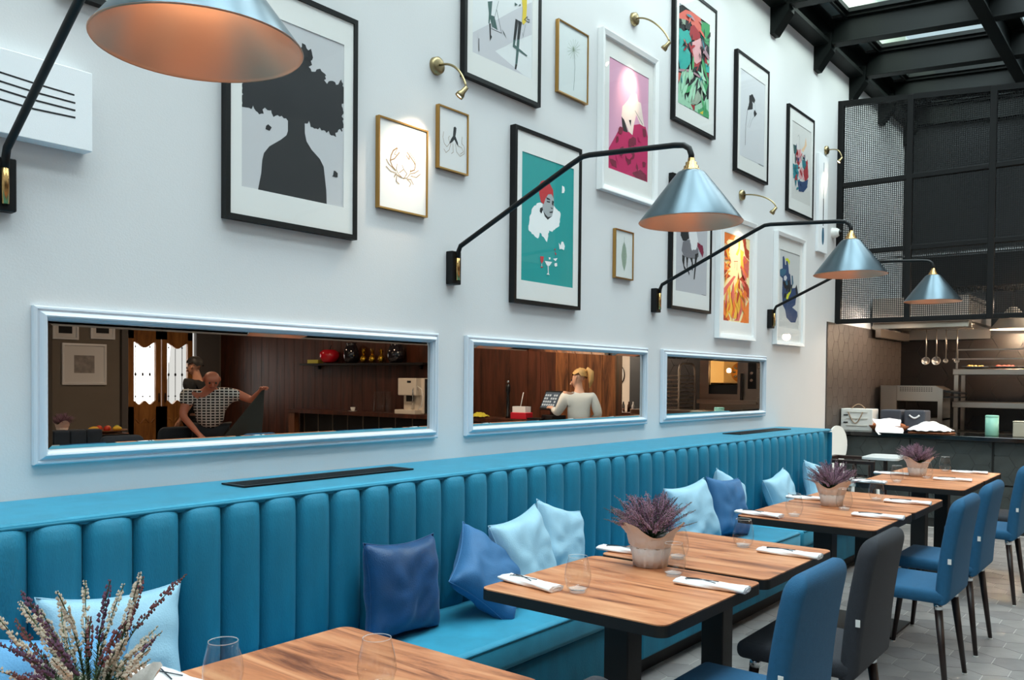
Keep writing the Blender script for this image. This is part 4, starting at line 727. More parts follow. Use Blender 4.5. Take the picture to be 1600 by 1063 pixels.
# ================================================================ BANQUETTE
bq = thing('banquette', 'long teal velvet banquette with channelled back along the mirror wall', 'banquette', (0, 0, 0))
X0, X1 = -1.35, 7.77
HB = 1.04
def channel_mesh(w, h=0.60):
    b = MB(); n = 10; lv = [0, 0.02, 0.10, 0.30, 0.46, 0.54, 0.575, 0.592, 0.60]; dp = [0.0, 0.6, 0.95, 1, 1, 0.94, 0.78, 0.5, 0.12]
    g = []
    for z, d in zip(lv, dp):
        row = []
        for i in range(n + 1):
            u = i/n*2 - 1; row.append(b.b.verts.new((u*(w/2 - 0.0008), -0.010 - 0.048*d*(1 - abs(u)**2.4)**0.72, z)))
        g.append(row)
    for a, c in zip(g[:-1], g[1:]):
        for i in range(n): f = b.b.faces.new((a[i], a[i+1], c[i+1], c[i])); f.smooth = True
    return b.mesh('channel', velvet)
cw = 0.1528; cm = channel_mesh(cw)
nch = int((X1 - X0) / cw)
for i in range(nch):
    link('channel', cm, bq, (1.01 - cw*0.5 + cw*(i - 15), 2.565, 0.43)) if 1.01 - cw*0.5 + cw*(i-15) < X1 - cw*0.4 else None
MB().bb(X0, X1, 2.565, D - 0.003, 0.05, HB - 0.025, 0.01).build('back_core', velvet, bq)
b = MB(); b.bb(X0, X1 + 0.004, 2.54, D - 0.002, HB - 0.028, HB, 0.012, 3); b.build('back_top', velvet_lit, bq)
MB().tube([(X0, 2.538, HB - 0.014), (X1, 2.538, HB - 0.014)], 0.006, 6).build('piping', velvet_pipe, bq)
for (a, c) in ((X0, 1.52), (1.53, 3.56), (3.58, 5.66), (5.68, X1)):
    b = MB(); b.bb(a + 0.003, c - 0.003, 2.03, 2.555, 0.33, 0.455, 0.03, 4); cu = b.build('seat_cushion', velvet_lit, bq, smooth=True)
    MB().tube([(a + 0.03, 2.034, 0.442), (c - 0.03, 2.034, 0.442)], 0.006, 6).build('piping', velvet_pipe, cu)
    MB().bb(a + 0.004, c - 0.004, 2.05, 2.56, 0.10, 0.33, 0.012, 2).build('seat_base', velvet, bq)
MB().bb(X0, X1 - 0.02, 2.12, 2.6, 0, 0.10).build('plinth', mat('dark_plinth', '#141618', 0.6), bq)
MB().bb(X1 - 0.001, X1 + 0.02, 2.53, D - 0.004, 0.05, HB - 0.03, 0.008, 2).bb(X1 - 0.001, X1 + 0.02, 2.05, 2.53, 0.10, 0.32, 0.008, 2).build('end_panel', velvet, bq)
ventm = mat('black_grille', '#0c0c0d', 0.4, metal=0.4)
for i, (a, c, lb) in enumerate(((1.84, 2.72, 'long black ventilation grille set in the banquette top below the nearest mirror'), (6.28, 7.35, 'black ventilation grille set in the banquette top near its far end'))):
    t = thing('vent_grille', lb, 'grille', ((a+c)/2, 2.82, HB + 0.0015), group='black grilles in the banquette top')
    L = c - a
    MB().frame(-L/2, L/2, -0.075, 0.075, [(0, 0), (0, 0.006), (0.014, 0.006), (0.014, 0.001)], y=0, sgn=1).build('grille_frame', ventm, t, rot=(pi/2, 0, 0))
    MB().bb(-L/2 + 0.01, L/2 - 0.01, -0.066, 0.066, 0.0, 0.0012).build('grille_backing', blackp, t)
    sm = MB().bb(-L/2 + 0.014, L/2 - 0.014, -0.0025, 0.0025, 0.001, 0.006).mesh('slat', ventm)
    for q in range(9): link('slat', sm, t, (0, -0.052 + q*0.013, 0))

# ================================================================ TABLES
def rrect(x0, x1, y0, y1, r, n=5):
    p = []
    for cx, cy, a in ((x1-r, y1-r, 0), (x0+r, y1-r, pi/2), (x0+r, y0+r, pi), (x1-r, y0+r, 3*pi/2)): p += arc((cx, cy), r, a, a + pi/2, n)
    return p
def make_table():
    t = thing('restaurant_table', 'x', 'table', (0, 0, 0), group='square walnut tables along the banquette')
    q = rrect(-.355, .355, -.35, .35, 0.035); b = MB(); b.prism(q, 'z', 0.712, 0.7465); b.build('table_edge', table_black, t)
    MB().prism(rrect(-.3535, .3535, -.3485, .3485, 0.034), 'z', 0.7465, 0.7502).build('tabletop', table_wood, t)
    MB().bb(-.048, .048, -.048, .048, 0.012, 0.70, 0.004, 1).build('column', table_black, t)
    MB().bb(-.17, .17, -.17, .17, 0.695, 0.712).build('mounting_plate', table_black, t)
    MB().bb(-.21, .21, -.21, .21, 0.001, 0.013, 0.003, 1).build('base_plate', table_black, t)
    return t
TX = [(0.515, 'walnut table at the lower left, nearest the camera, largely out of view'), (1.228, 'walnut table with two wine glasses at the bottom edge of the picture'), (2.515, 'walnut table with the grey wrapped heather, nearer half of the second pair'), (3.26, 'walnut table pushed against the second pair from behind'), (4.575, 'nearer walnut table of the third pair'), (5.295, 'farther walnut table of the third pair'), (6.585, 'nearer walnut table of the farthest pair, before the kitchen counter'), (7.295, 'farthest walnut table, closest to the kitchen counter')]
tb = make_table(); TY = 1.515
for i, (x, lb) in enumerate(TX):
    if i == 0: tb.location = (x, TY, 0); tb['label'] = lb
    else: dup(tb, (x, TY, 0), label=lb)

# ================================================================ CHAIRS (facing the banquette, +Y)
def make_chair():
    t = thing('dining_chair', 'x', 'chair', (0, 0, 0), group='upholstered chairs along the aisle side')
    w = 0.22
    b = MB(); b.bb(-w, w, -0.20, 0.23, 0.425, 0.49, 0.026, 4); b.build('seat', chair_blue, t, smooth=True)
    b = MB(); prev = None
    for s in (0, .015, .035, .06, .1, .2, .35, .5, .65, .78, .86, .9, .93, .955, .975, .99, 1.0):
        z = 0.425 + 0.495*s; yc = -0.175 - 0.012*s - 0.05*s*s; tt = 0.033 if s < 0.9 else 0.033*sqrt(max(0.05, 1 - ((s-0.9)/0.1)**2))
        if s < 0.08: tt = 0.033*sqrt(max(0.05, 1 - ((0.08-s)/0.08)**2))
        ww = w - 0.018*s; ww = ww if s < 0.86 else ww - 0.065*(1 - sqrt(max(0, 1 - ((s-0.86)/0.14)**2)))
        pts = [(ww - tt*0.8 + tt*0.8*cos(a), yc + tt*sin(a)) for a in [radians(v) for v in (-90, -60, -30, 0, 30, 60, 90)]]
        pts += [(-x, y) for x, y in reversed(pts)]
        cur = [b.b.verts.new((x, y, z)) for x, y in pts]
        if prev: b.bridge(prev, cur)
        else: b.cap(cur, True)
        prev = cur
    b.cap(prev); b.build('backrest', chair_blue, t)
    MB().bb(-0.2205, -0.2175, -0.215, -0.200, 0.62, 0.645).build('care_label', white_m, t)
    for sx, sy in ((-1, -1), (1, -1), (-1, 1), (1, 1)):
        tx, ty = sx*0.165, (-0.15 if sy < 0 else 0.17); fx, fy = sx*0.205, (-0.20 if sy < 0 else 0.215)
        T = Vector((tx, ty, 0.425)); Fv = Vector((fx, fy, 0.004)); q = T.lerp(Fv, 0.08)
        l = MB().cyl(q, Fv, 0.0185, 0.011, 16).build('leg', legwood, t)
        MB().cyl(T, q, 0.02, 0.0195, 16).build('collar', chrome, l); MB().cyl((fx, fy, 0.0), (fx, fy, 0.006), 0.012, n=12).build('glide', white_m, l)
    return t
ch = make_chair()
CH = [(0.50, 0, 'blue dining chair at the near end of the aisle, mostly below the picture'), (1.14, 1, 'grey chair whose back just shows at the bottom edge of the picture'), (2.49, 0, 'large blue chair in front, its back overlapping the charcoal chair'), (3.20, 1, 'charcoal grey chair behind the large blue front chair'),
      (4.52, 0, 'bright blue chair behind the charcoal one, legs fully in view'), (5.27, 0, 'blue chair right behind the bright blue one, back slightly higher'), (6.60, 0, 'blue chair at the right edge of the picture, one leg pair showing'), (7.28, 1, 'grey seated chair behind the one at the right edge')]
DK = {'blue_upholstery': chair_dark}
for i, (x, dk, lb) in enumerate(CH):
    if i == 0: ch.location = (x, 1.08, 0); ch['label'] = lb
    else: dup(ch, (x, 1.075 + (0.01, -0.01, 0.0)[i % 3], 0), label=lb, rz=random.uniform(-0.03, 0.03), mats=DK if dk else None)

# ================================================================ TABLE SETTINGS
GP = [(0, 0.0), (0.026, 0.0), (0.03, 0.003), (0.038, 0.018), (0.044, 0.042), (0.0445, 0.056), (0.041, 0.08), (0.034, 0.108), (0.0325, 0.118), (0.0318, 0.1185), (0.0310, 0.118), (0.0325, 0.108), (0.0395, 0.08), (0.043, 0.056), (0.0425, 0.042), (0.036, 0.019), (0.027, 0.008), (0, 0.007)]
gb = MB(); gb.lathe(GP, n=32); gb.mi = 1; gb.lathe([(0, 0.0075), (0.020, 0.0085), (0.030, 0.012)], n=32); gb.lathe([(0, 0.0004), (0.027, 0.0004)], n=32); gb.lathe([(0.0325, 0.1175), (0.0328, 0.1192), (0.0312, 0.1192), (0.0309, 0.1175)], n=32)  # white discs and rim ring painted on as glints
gmesh = gb.mesh('wine_tumbler', [tumbler_m, glass_glint])
GL = [((1.06, 1.66), 'stemless glass at the bottom left beside the big heather'), ((1.295, 1.42), 'stemless glass at the corner of the front table'), ((2.33, 1.58), 'stemless glass beside the corner napkin, nearest glass of the second pair'), ((2.75, 1.45), 'stemless glass right in front of the grey wrapped heather'), ((3.03, 1.58), 'stemless glass half hidden behind the glass before the grey wrapped heather'), ((3.43, 1.48), 'stemless glass alone at the back of the second pair of tables'),
      ((4.4, 1.62), 'stemless glass at the left of the third pair of tables'), ((4.80, 1.49), 'stemless glass in front of the kraft wrapped heather of the third pair'), ((5.34, 1.47), 'stemless glass on the far half of the third pair of tables'), ((6.42, 1.63), 'stemless glass at the left of the farthest pair of tables'), ((6.83, 1.53), 'stemless glass before the farthest heather pot'), ((7.49, 1.54), 'stemless glass on the farthest table near the counter')]
for i, ((x, y), lb) in enumerate(GL):
    o = link('wine_tumbler', gmesh, None, (x, y, 0.7505), (0, 0, i)); tag(o, lb, 'glass', 'stemless glasses on the tables')
def napkin_mesh():
    b = MB(); n = 26; prev = None
    for k in range(n + 1):
        s = k/n; y = -0.125 + 0.25*s; w = 0.036*(1 - 0.10*sin(3*s + 1)); h = 0.021*(1 - 0.18*s)
        pts = []
        for i in range(20):
            a = 2*pi*i/20; ca, sa = cos(a), sin(a)
            pts.append((w*abs(ca)**0.6*(1 if ca > 0 else -1) + 0.003*sin(9*s + i), y, max(0.0006, h*0.5 + h*0.5*abs(sa)**0.7*(1 if sa > 0 else -1) + 0.0012*sin(14*s + 2.2*i))))
        cur = [b.b.verts.new(p) for p in pts]
        if prev: b.bridge(prev, cur)
        else: b.cap(cur, True)
        prev = cur
    b.cap(prev)
    # rolled end: a fold spiralling inside the near end
    b.tube([(0.022*(1 - t/30)*cos(t*0.42), -0.1256, 0.0105 + 0.007*(1 - t/30)*sin(t*0.42)) for t in range(24)], 0.0012, 5)
    return b.mesh('napkin', linen)
nm = napkin_mesh()
cutl = mat('cutlery_steel', '#4b5058', 0.3, metal=0.9)
b = MB(); b.tube([(0.012, -0.02, 0.0215), (0.0, 0.03, 0.023), (-0.004, 0.06, 0.022), (-0.006, 0.09, 0.020)], 0.0016, 6); b.tube([(-0.016, -0.02, 0.0215), (-0.004, 0.02, 0.023), (0.010, 0.055, 0.022), (0.014, 0.09, 0.019)], 0.0016, 6)
b.tube([(-0.016, 0.085, 0.02), (-0.006, 0.095, 0.0195), (0.0, 0.082, 0.0205)], 0.0013, 5); b.tube([(0.007, 0.088, 0.02), (0.014, 0.1, 0.0185), (0.02, 0.086, 0.0185)], 0.0013, 5)
cm_ = b.mesh('cutlery', cutl)
NK = [((1.02, 1.80), 0.1, 'linen napkin at the bottom left behind the heather'), ((1.30, 1.21), 0, 'linen napkin at the bottom edge on the front table'), ((2.30, 1.755), -0.15, 'folded napkin at the banquette side corner of the second pair'), ((2.675, 1.265), 0.05, 'rolled napkin at the aisle side, in front of the grey wrapped heather'), ((3.0, 1.79), 0.1, 'napkin half hidden behind the grey wrapped heather'), ((3.39, 1.265), 0.0, 'rolled napkin at the back aisle corner of the second pair'),
      ((4.30, 1.77), -0.1, 'napkin at the near banquette corner of the third pair'), ((4.65, 1.27), 0.08, 'rolled napkin at the near aisle corner of the third pair'), ((5.09, 1.79), 0.1, 'napkin behind the kraft wrapped heather of the third pair'), ((5.32, 1.29), 0.1, 'rolled napkin at the far aisle corner of the third pair'), ((6.25, 1.78), 0.0, 'napkin at the near banquette corner of the farthest pair'), ((6.81, 1.35), 0.15, 'rolled napkin before the farthest heather pot'), ((6.94, 1.80), 0.1, 'napkin behind the farthest heather pot'), ((7.47, 1.36), 0.15, 'rolled napkin on the farthest table near the counter')]
for i, ((x, y), rz, lb) in enumerate(NK):
    o = link('napkin', nm, None, (x, y, 0.7505), (0, 0, rz)); tag(o, lb, 'napkin', 'white napkins on the tables'); link('cutlery', cm_, o)

# ================================================================ HEATHER POTS
def heather(seed, n, spread, h0, h1, mats, fl=0.0042, jit=1.4, leaf=0.0):
    random.seed(seed); st = MB(); fb = MB(); lf = MB()
    for k in range(n):
        a = random.uniform(0, 2*pi); r = sqrt(random.random())*spread; h = random.uniform(h0, h1)*(1 - 0.35*(r/spread)**2)
        p0 = Vector((0.02*cos(a)*random.random(), 0.02*sin(a)*random.random(), 0.0)); p3 = Vector((r*cos(a), r*sin(a), h)); p1 = p0 + Vector((0.3*p3.x + random.uniform(-.02, .02), 0.3*p3.y + random.uniform(-.02, .02), h*0.55)); p3 = p3 + Vector((random.uniform(-.02, .02), random.uniform(-.02, .02), random.uniform(-.01, .015))); pts = []
        for i in range(6):
            s = i/5; pts.append(p0*(1-s)**2 + 2*p1*s*(1-s) + p3*s*s)
        st.tube(pts, 0.0011, 3, caps=False)
        L = random.uniform(0.4, 0.62); m = int((h*L)/ (fl*1.15)) + 3; fb.mi = random.choice(range(len(mats)))
        for q in range(m):
            s = 1 - L*q/m; P = p0*(1-s)**2 + 2*p1*s*(1-s) + p3*s*s; rr = fl*(0.55 + 0.6*min(1, q/5))
            for d in range(3):
                an = q*2.2 + d*2.1
                if random.random() < 0.22: continue
                c = P + Vector((cos(an), sin(an), random.uniform(-.6, .6)))*rr*random.uniform(0.8, jit); e = rr*random.uniform(0.6, 1.0)
                v = [fb.b.verts.new(c + Vector(x)*e) for x in ((1, 0, 0), (-.5, .87, 0), (-.5, -.87, 0), (0, 0, 1.3), (0, 0, -1))]
                for t3 in ((0, 1, 3), (1, 2, 3), (2, 0, 3), (1, 0, 4), (2, 1, 4), (0, 2, 4)):
                    f = fb.b.faces.new([v[i] for i in t3]); f.material_index = fb.mi
        if leaf:
            for q in range(int(26*leaf)):
                s = random.uniform(0.15, 0.62); P = p0*(1-s)**2 + 2*p1*s*(1-s) + p3*s*s; an = random.uniform(0, 6.28); d = Vector((cos(an), sin(an), 0.9))*random.uniform(.006, .013)
                w = Vector((-sin(an), cos(an), 0))*0.0016; lf.face([P - w, P + w, P + d])
    return st, fb, lf
def pot(parent, seed, hgt=0.10, r0=0.052, r1=0.062, col=paper):
    random.seed(seed); b = MB(); n = 48; prev = None; ph = random.uniform(0, 6)
    lv = [(0.0, 0.9), (0.004, 1.0), (0.3, 1.04), (0.62, 1.12), (0.66, 1.06), (0.72, 1.14), (0.95, 1.22), (1.15, 1.34), (1.32, 1.58), (1.42, 1.7)]
    for z, s in lv:
        cur = []
        for i in range(n):
            a = 2*pi*i/n; flare = max(0, z - 0.9); pet = (0.5 + 0.5*cos(3*a + ph))
            r = (r0 + (r1-r0)*min(z, 1))*(s if z < 1 else 1.2 + (s-1.2)*(0.25 + 0.9*pet)) * (1 + 0.03*sin(11*a + 3*z + ph) + 0.025*sin(17*a - 5*z))
            cur.append(b.b.verts.new((r*cos(a), r*sin(a), hgt*(z if z < 1 else 1 + (z-1)*(0.15 + 1.2*pet)))))
        if prev: b.bridge(prev, cur)
        prev = cur
    b.build('paper_wrap', col, parent)
    MB().lathe([(0, 0.001), (r0*0.85, 0.001), (r1*0.95, hgt*0.92), (0, hgt*0.9)], n=20).build('soil_pot', mat('soil', '#2a1f18', 0.9), parent)
    pts = [((r0*1.13 + 0.001)*cos(2*pi*i/40), (r0*1.13+0.001)*sin(2*pi*i/40), hgt*0.645) for i in range(41)]
    MB().tube(pts, 0.0016, 5, caps=False).build('twine', mat('twine', '#a08a6c', 0.9), parent)
def heather_pot(loc, seed, lb, col=paper, s=1.0):
    t = thing('potted_heather', lb, 'plant', loc, seed, 'heather pots on the tables'); pot(t, seed, 0.10*s, 0.056*s, 0.064*s, col)
    st, fb, lf = heather(seed, 200, 0.15*s, 0.07*s, 0.168*s, [heather_p, heather_d, heather_p, mat('heather_mauve', '#b08ba0', 0.8, var=0.2, vscale=90)], 0.0024, 3.2, leaf=0.3)
    for b, nme, mm in ((st, 'stems', [heather_g]), (fb, 'blossoms', [heather_p, heather_d, heather_p, MATS['heather_mauve']]), (lf, 'leaves', [heather_g])):
        o = b.build(nme, mm, t, (0, 0, 0.09*s), recalc=False); o['kind'] = 'stuff'
heather_pot((2.85, 1.60, 0.7505), 1, 'pink heather in pale grey paper on the second pair of tables', mat('grey_wrap', '#dcd8d6', 0.75, bump=0.3, bscale=40), 1.12)
heather_pot((4.93, 1.60, 0.7505), 2, 'pink heather in brownish kraft paper on the third pair of tables')
heather_pot((6.95, 1.62, 0.7505), 3, 'pink heather in kraft paper on the farthest pair, below the counter')
t = thing('potted_heather', 'tall cream and plum heather with green sprigs at the lower left corner', 'plant', (0.70, 1.52, 0.7505), 0.6, 'heather pots on the tables'); pot(t, 9, 0.11, 0.06, 0.068)
st, fb, lf = heather(19, 34, 0.19, 0.15, 0.295, [heather_w, heather_d, heather_w, mat('heather_rust', '#7c4a4c', 0.8, var=0.2, vscale=80)], 0.0040, leaf=4.5)
for b, nme, mm in ((st, 'stems', [heather_g]), (fb, 'blossoms', [heather_w, heather_d, heather_w, MATS['heather_rust']]), (lf, 'leaves', [heather_g])):
    o = b.build(nme, mm, t, (0, 0, 0.09), recalc=False); o['kind'] = 'stuff'

# ================================================================ PILLOWS
def pillow_mesh(s, th, seed):
    random.seed(seed); b = MB(); n = 26; ph = [random.uniform(0, 6.28) for _ in range(8)]; sides = []
    for sg in (1, -1):
        g = []
        for i in range(n + 1):
            row = []
            for j in range(n + 1):
                u = i/n*2 - 1; v = j/n*2 - 1
                pinch = 1 - 0.13*(1 - v*v)*abs(u)**3; pin2 = 1 - 0.13*(1 - u*u)*abs(v)**3
                e = (1 - u**4)*(1 - v**4); hgt = th/2*e**0.55
                wr = 0.005*e**0.5*(1-e)**0.3*sin(7*atan2(v, u) + ph[0] + 4*(u*u+v*v)) + 0.003*sin(4*u + 3*v + ph[1])*e + 0.0015*sin(-7*u + 9*v + ph[2])*e + 0.008*e*math.exp(-((v + 0.5 + 0.2*sin(3*u + ph[3]))*5)**2) * sin(8*u + ph[4])
                if sg == -1 and (i in (0, n) or j in (0, n)): row.append(sides[0][i][j]); continue
                row.append(b.b.verts.new((u*s/2*pinch, sg*-1*(hgt + wr*1.3) if not (i in (0, n) or j in (0, n)) else 0.0, v*s/2*pin2)))
            g.append(row)
        sides.append(g)
        for i in range(n):
            for j in range(n):
                q = (g[i][j], g[i+1][j], g[i+1][j+1], g[i][j+1]); f = b.b.faces.new(q if sg == 1 else q[::-1]); f.smooth = True
    edge = [sides[0][i][0].co.copy() for i in range(n+1)] + [sides[0][n][j].co.copy() for j in range(1, n+1)] + [sides[0][i][n].co.copy() for i in range(n-1, -1, -1)] + [sides[0][0][j].co.copy() for j in range(n-1, -1, -1)]
    return b, edge
def pillow(loc, rot, m, lb, seed, s=0.43, th=0.15):
    t = pillow_mesh(s, th, seed); me = t[0].mesh('cushion', m)
    o = link('throw_pillow', me, None, loc); o.rotation_mode = 'XYZ'
    rx, ry, rz = rot; R = Matrix.Rotation(rz, 4, 'Z') @ Matrix.Rotation(rx, 4, 'X') @ Matrix.Rotation(ry, 4, 'Y')
    o.rotation_euler = R.to_euler(); tag(o, lb, 'pillow', 'blue throw pillows on the banquette')
    MB().tube(t[1], 0.0028, 5, caps=False).build('seam_piping', m, o)
# rot = (lean back, roll in plane, yaw)
pillow((1.20, 2.43, 0.62), (-0.25, 0.06, -0.05), pil_light, 'pale blue pillow behind the tall heather at the lower left', 1, 0.42)
pillow((0.93, 2.29, 0.575), (-0.40, 0.15, -0.2), mat('sky_blue_velvet', '#5f9fcf', 0.65, bump=0.2, bscale=200, sheen=0.4), 'sky blue pillow in the lower left corner', 2, 0.44)
pillow((2.32, 2.40, 0.635), (-0.12, 0.04, 0.02), pil_deep, 'dark blue pillow standing alone near the nearer tables', 3, 0.385, 0.16)
pillow((2.76, 2.34, 0.62), (-0.60, 0.86, 0.1), pil_mid, 'mid blue pillow tipped on one corner beside the table', 4, 0.36)
pillow((3.05, 2.36, 0.655), (-0.28, -0.14, 0.05), pil_light, 'pale blue pillow leaning over the tipped mid blue one', 5, 0.385)
pillow((3.43, 2.44, 0.655), (-0.22, 0.28, 0.0), pil_light, 'pale blue pillow right of the piped pale one, one corner up', 6, 0.36)
pillow((4.72, 2.36, 0.64), (-0.28, -0.10, -0.2), pil_light, 'large pale blue pillow behind the second heather pot', 7, 0.40)
pillow((5.14, 2.33, 0.645), (-0.25, 0.10, -0.1), pil_mid, 'mid blue pillow between two pale blue ones', 8, 0.39)
pillow((5.42, 2.44, 0.64), (-0.20, 0.35, 0.0), pil_light, 'pale blue pillow mostly hidden behind the mid blue one', 9, 0.37)
pillow((6.20, 2.38, 0.60), (-0.30, -0.2, -0.1), pil_light, 'pale blue pillow alone above the third pair of tables', 10, 0.36)
pillow((6.96, 2.36, 0.62), (-0.30, 0.2, -0.1), pil_light, 'farthest pale blue pillow near the end of the banquette', 11, 0.37)

# ================================================================ WHITE CHAIR AND HIGH CHAIR
t = thing('oval_back_chair', 'white chair with an oval back at the end of the banquette', 'chair', (9.02, 2.74, 0), pi - 0.45)
b = MB(); n = 28
pts = [(0.135*cos(2*pi*i/n), 0.80 + 0.205*sin(2*pi*i/n)) for i in range(n)]
b.prism(pts, 'y', -0.20, -0.175); b.build('backrest', white_m, t)
MB().prism(rrect(-0.21, 0.21, -0.2, 0.22, 0.06), 'z', 0.43, 0.46).build('seat', white_m, t)
MB().bb(-0.09, 0.09, -0.20, -0.17, 0.42, 0.64).build('back_support', white_m, t)
for sx in (-1, 1):
    for sy in (-0.17, 0.19): MB().cyl((sx*0.17, sy, 0.43), (sx*0.2, sy*1.1, 0), 0.018, 0.012, 12).build('leg', white_m, t)
b = MB(); ln = mat('fine_drawing_line', '#4a4644', 0.7)
b.tube([(0.02 + 0.03*sin(q*0.5), -0.2015, 0.92 - 0.012*q) for q in range(20)], 0.0015, 4); b.tube([(-0.02 + 0.03*cos(q*0.6), -0.2015, 0.93 + 0.03*sin(q*0.6)) for q in range(11)], 0.0012, 4)
b.build('line_drawing', ln, t)
t = thing('high_chair', 'dark wooden high chair with a white tray before the kitchen counter', 'high chair', (8.42, 2.52, 0), 0.05)
dw = mat('dark_highchair_wood', '#26140f', 0.4)
for sx in (-0.26, 0.26):
    for sy in (-0.22, 0.24): MB().box((sx, sy, 0.36), (0.035, 0.035, 0.72), None, 0.005, 1).build('leg', dw, t)
for sx in (-0.26, 0.26): MB().bb(sx - 0.02, sx + 0.02, -0.24, 0.26, 0.70, 0.735, 0.006, 1).build('arm_rail', dw, t)
for sx in (-0.26, 0.26):
    for q in (-0.07, 0.08): MB().cyl((sx, q, 0.52), (sx, q, 0.70), 0.01, n=8).build('spindle', dw, t)
MB().bb(-0.26, 0.26, 0.22, 0.26, 0.70, 0.735).build('back_rail', dw, t)
MB().prism(rrect(-0.25, 0.25, -0.22, 0.2, 0.05), 'z', 0.49, 0.52).build('seat', white_m, t)
MB().prism(rrect(-0.22, 0.30, -0.42, -0.10, 0.07), 'z', 0.745, 0.765).build('tray', mat('pale_grey_tray', '#dfe6e8', 0.3), t)
# ================================================================ THE ROOM SEEN IN THE MIRRORS
# double doors to the street
dr = struct(thing('door_1', 'pair of honey oak doors with curved glass panes', 'door', (8.13, -8.72, 0)))
for s_, xa, xb in ((1, -0.62, -0.01), (-1, 0.01, 0.62)):
    w = xb - xa; cx = (xa + xb)/2
    lf = MB().bb(xa, xa + 0.10, -0.03, 0.03, 0, 2.36).bb(xb - 0.10, xb, -0.03, 0.03, 0, 2.36).bb(xa, xb, -0.03, 0.03, 2.14, 2.36).bb(xa, xb, -0.03, 0.03, 0, 0.92)
    # curved rails
    top = [(xa + 0.1 + (w-0.2)*i/16, 2.03 + 0.05*cos(2*pi*i/16 + (0 if s_ == 1 else 0))) for i in range(17)]
    lf.prism([(xa + 0.1, 2.16)] + top + [(xb - 0.1, 2.16)], 'y', -0.028, 0.028)
    bot = [(xb - 0.1 - (w-0.2)*i/16, 0.99 + 0.035*cos(4*pi*i/16)) for i in range(17)]
    lf.prism([(xa + 0.1, 0.9), (xb - 0.1, 0.9)] + bot, 'y', -0.028, 0.028)
    L = lf.build('door_leaf', doorwood, dr)
    b = MB(); b.tube([(xa + 0.12 + (w-0.24)*i/12, 0.032, 0.66 + 0.04*cos(4*pi*i/12)) for i in range(13)], 0.014, 8); b.bb(xa + 0.12, xb - 0.12, 0.03, 0.04, 0.12, 0.62, 0.004, 1); b.build('raised_panel', doorwood, L)
    MB().bb(xa + 0.1, xb - 0.1, -0.004, 0.004, 0.98, 2.1).build('door_pane', drinkglass, L)
    for q in range(3):
        x = xa + 0.17 + q*(w - 0.34)/2
        b = MB(); b.cyl((x, -0.05, 1.0), (x, -0.05, 2.1), 0.006, n=6); b.sphere((x, -0.05, 1.5), 0.02, 8, 6, (1, 1, 1.6)); b.sphere((x, -0.05, 1.1), 0.016, 8, 6); b.sphere((x, -0.05, 2.0), 0.016, 8, 6); b.build('grille_bar', iron, L)
    MB().cyl((xb - 0.05 if s_ == 1 else xa + 0.05, 0.06, 1.0), (xb - 0.05 if s_ == 1 else xa + 0.05, 0.06, 1.16), 0.012, n=8).build('door_handle', iron, L)
struct(MB().bb(7.36, 7.47, -8.72, -8.62, 0, 2.52).bb(8.79, 8.92, -8.72, -8.62, 0, 2.52).bb(7.36, 8.92, -8.72, -8.62, 2.38, 2.52).bb(8.92, 9.3, -8.72, -8.66, 0, 2.6).build('trim_1', taupe))
lamp('street_daylight', 'AREA', (8.13, -9.6, 1.7), 45, (0.95, 0.98, 1.0), (8.13, -8, 1.4), shape='RECTANGLE', size=1.3, size_y=2.2)
def simple_frame(x, z, w, h, art_c, lb, fc=frame_white, m=0.10):
    t = thing('framed_picture', lb, 'picture', (x, -8.7, z), pi, 'white frames on the far wall')
    MB().frame(-w/2, w/2, -h/2, h/2, [(0, 0), (0, 0.04), (0.03, 0.045), (0.045, 0.02)]).build('picture_frame', fc, t)
    MB().bb(-w/2 + 0.04, w/2 - 0.04, -0.018, -0.005, -h/2 + 0.04, h/2 - 0.04).build('mat_board', MATS['mat_board'], t)
    MB().bb(-w/2 + m, w/2 - m, -0.020, -0.0185, -h/2 + m, h/2 - m).build('printed_sheet', art_c, t)
simple_frame(6.74, 1.66, 0.74, 0.70, mat('pale_print', '#9a948f', 0.8, var=0.25, vscale=12), 'large square white frame reflected in the nearest mirror', m=0.2)
simple_frame(6.43, 2.28, 0.42, 0.42, pm('black'), 'small frame with a black rectangle, upper left in the nearest mirror')
simple_frame(7.05, 2.31, 0.42, 0.42, pm('ink'), 'small frame with a dark arched shape, right of the black rectangle')
# fruit table and seating of the lower room
t = dup(tb, (4.93, -4.62, 0), rz=0, label='walnut table carrying the fruit platter, reflected in the nearest mirror', group='tables of the lower room')
t2 = dup(tb, (5.05, -1.80, 0), rz=0, label='walnut table the bald man is laying, reflected in the nearest mirror', group='tables of the lower room')
t3 = dup(tb, (4.32, -1.80, 0), rz=0, label='walnut table reflected at the lower left of the nearest mirror', group='tables of the lower room')
def dchair(x, y, rz, dk, lb): return dup(ch, (x, y, 0), rz=rz, label=lb, group='chairs of the lower room', mats=DK if dk else None)
dchair(4.88, -2.72, pi, 1, 'grey chair reflected between the fruit platter and the bald man') ; dchair(3.80, -1.30, 0.0, 1, 'grey chair back reflected at the bottom of the nearest mirror')
dchair(4.88, -1.22, pi, 0, 'blue chair back reflected below the bald man\'s outstretched arm')
t = thing('booth_bench', 'dark channelled booth bench reflected at the lower left of the nearest mirror', 'bench', (3.45, -2.15, 0))
for q in range(5): MB().bb(-0.30 + q*0.15, -0.152 + q*0.15, -0.06, 0.06, 0.42, 0.95, 0.02, 2).build('channel', chair_dark, t)
MB().bb(-0.3, 0.45, -0.5, -0.05, 0.05, 0.45, 0.03, 2).build('seat', chair_dark, t)
t = thing('fruit_platter', 'wooden platter of yellow and red fruit reflected in the nearest mirror', 'platter', (5.06, -4.50, 0.7515))
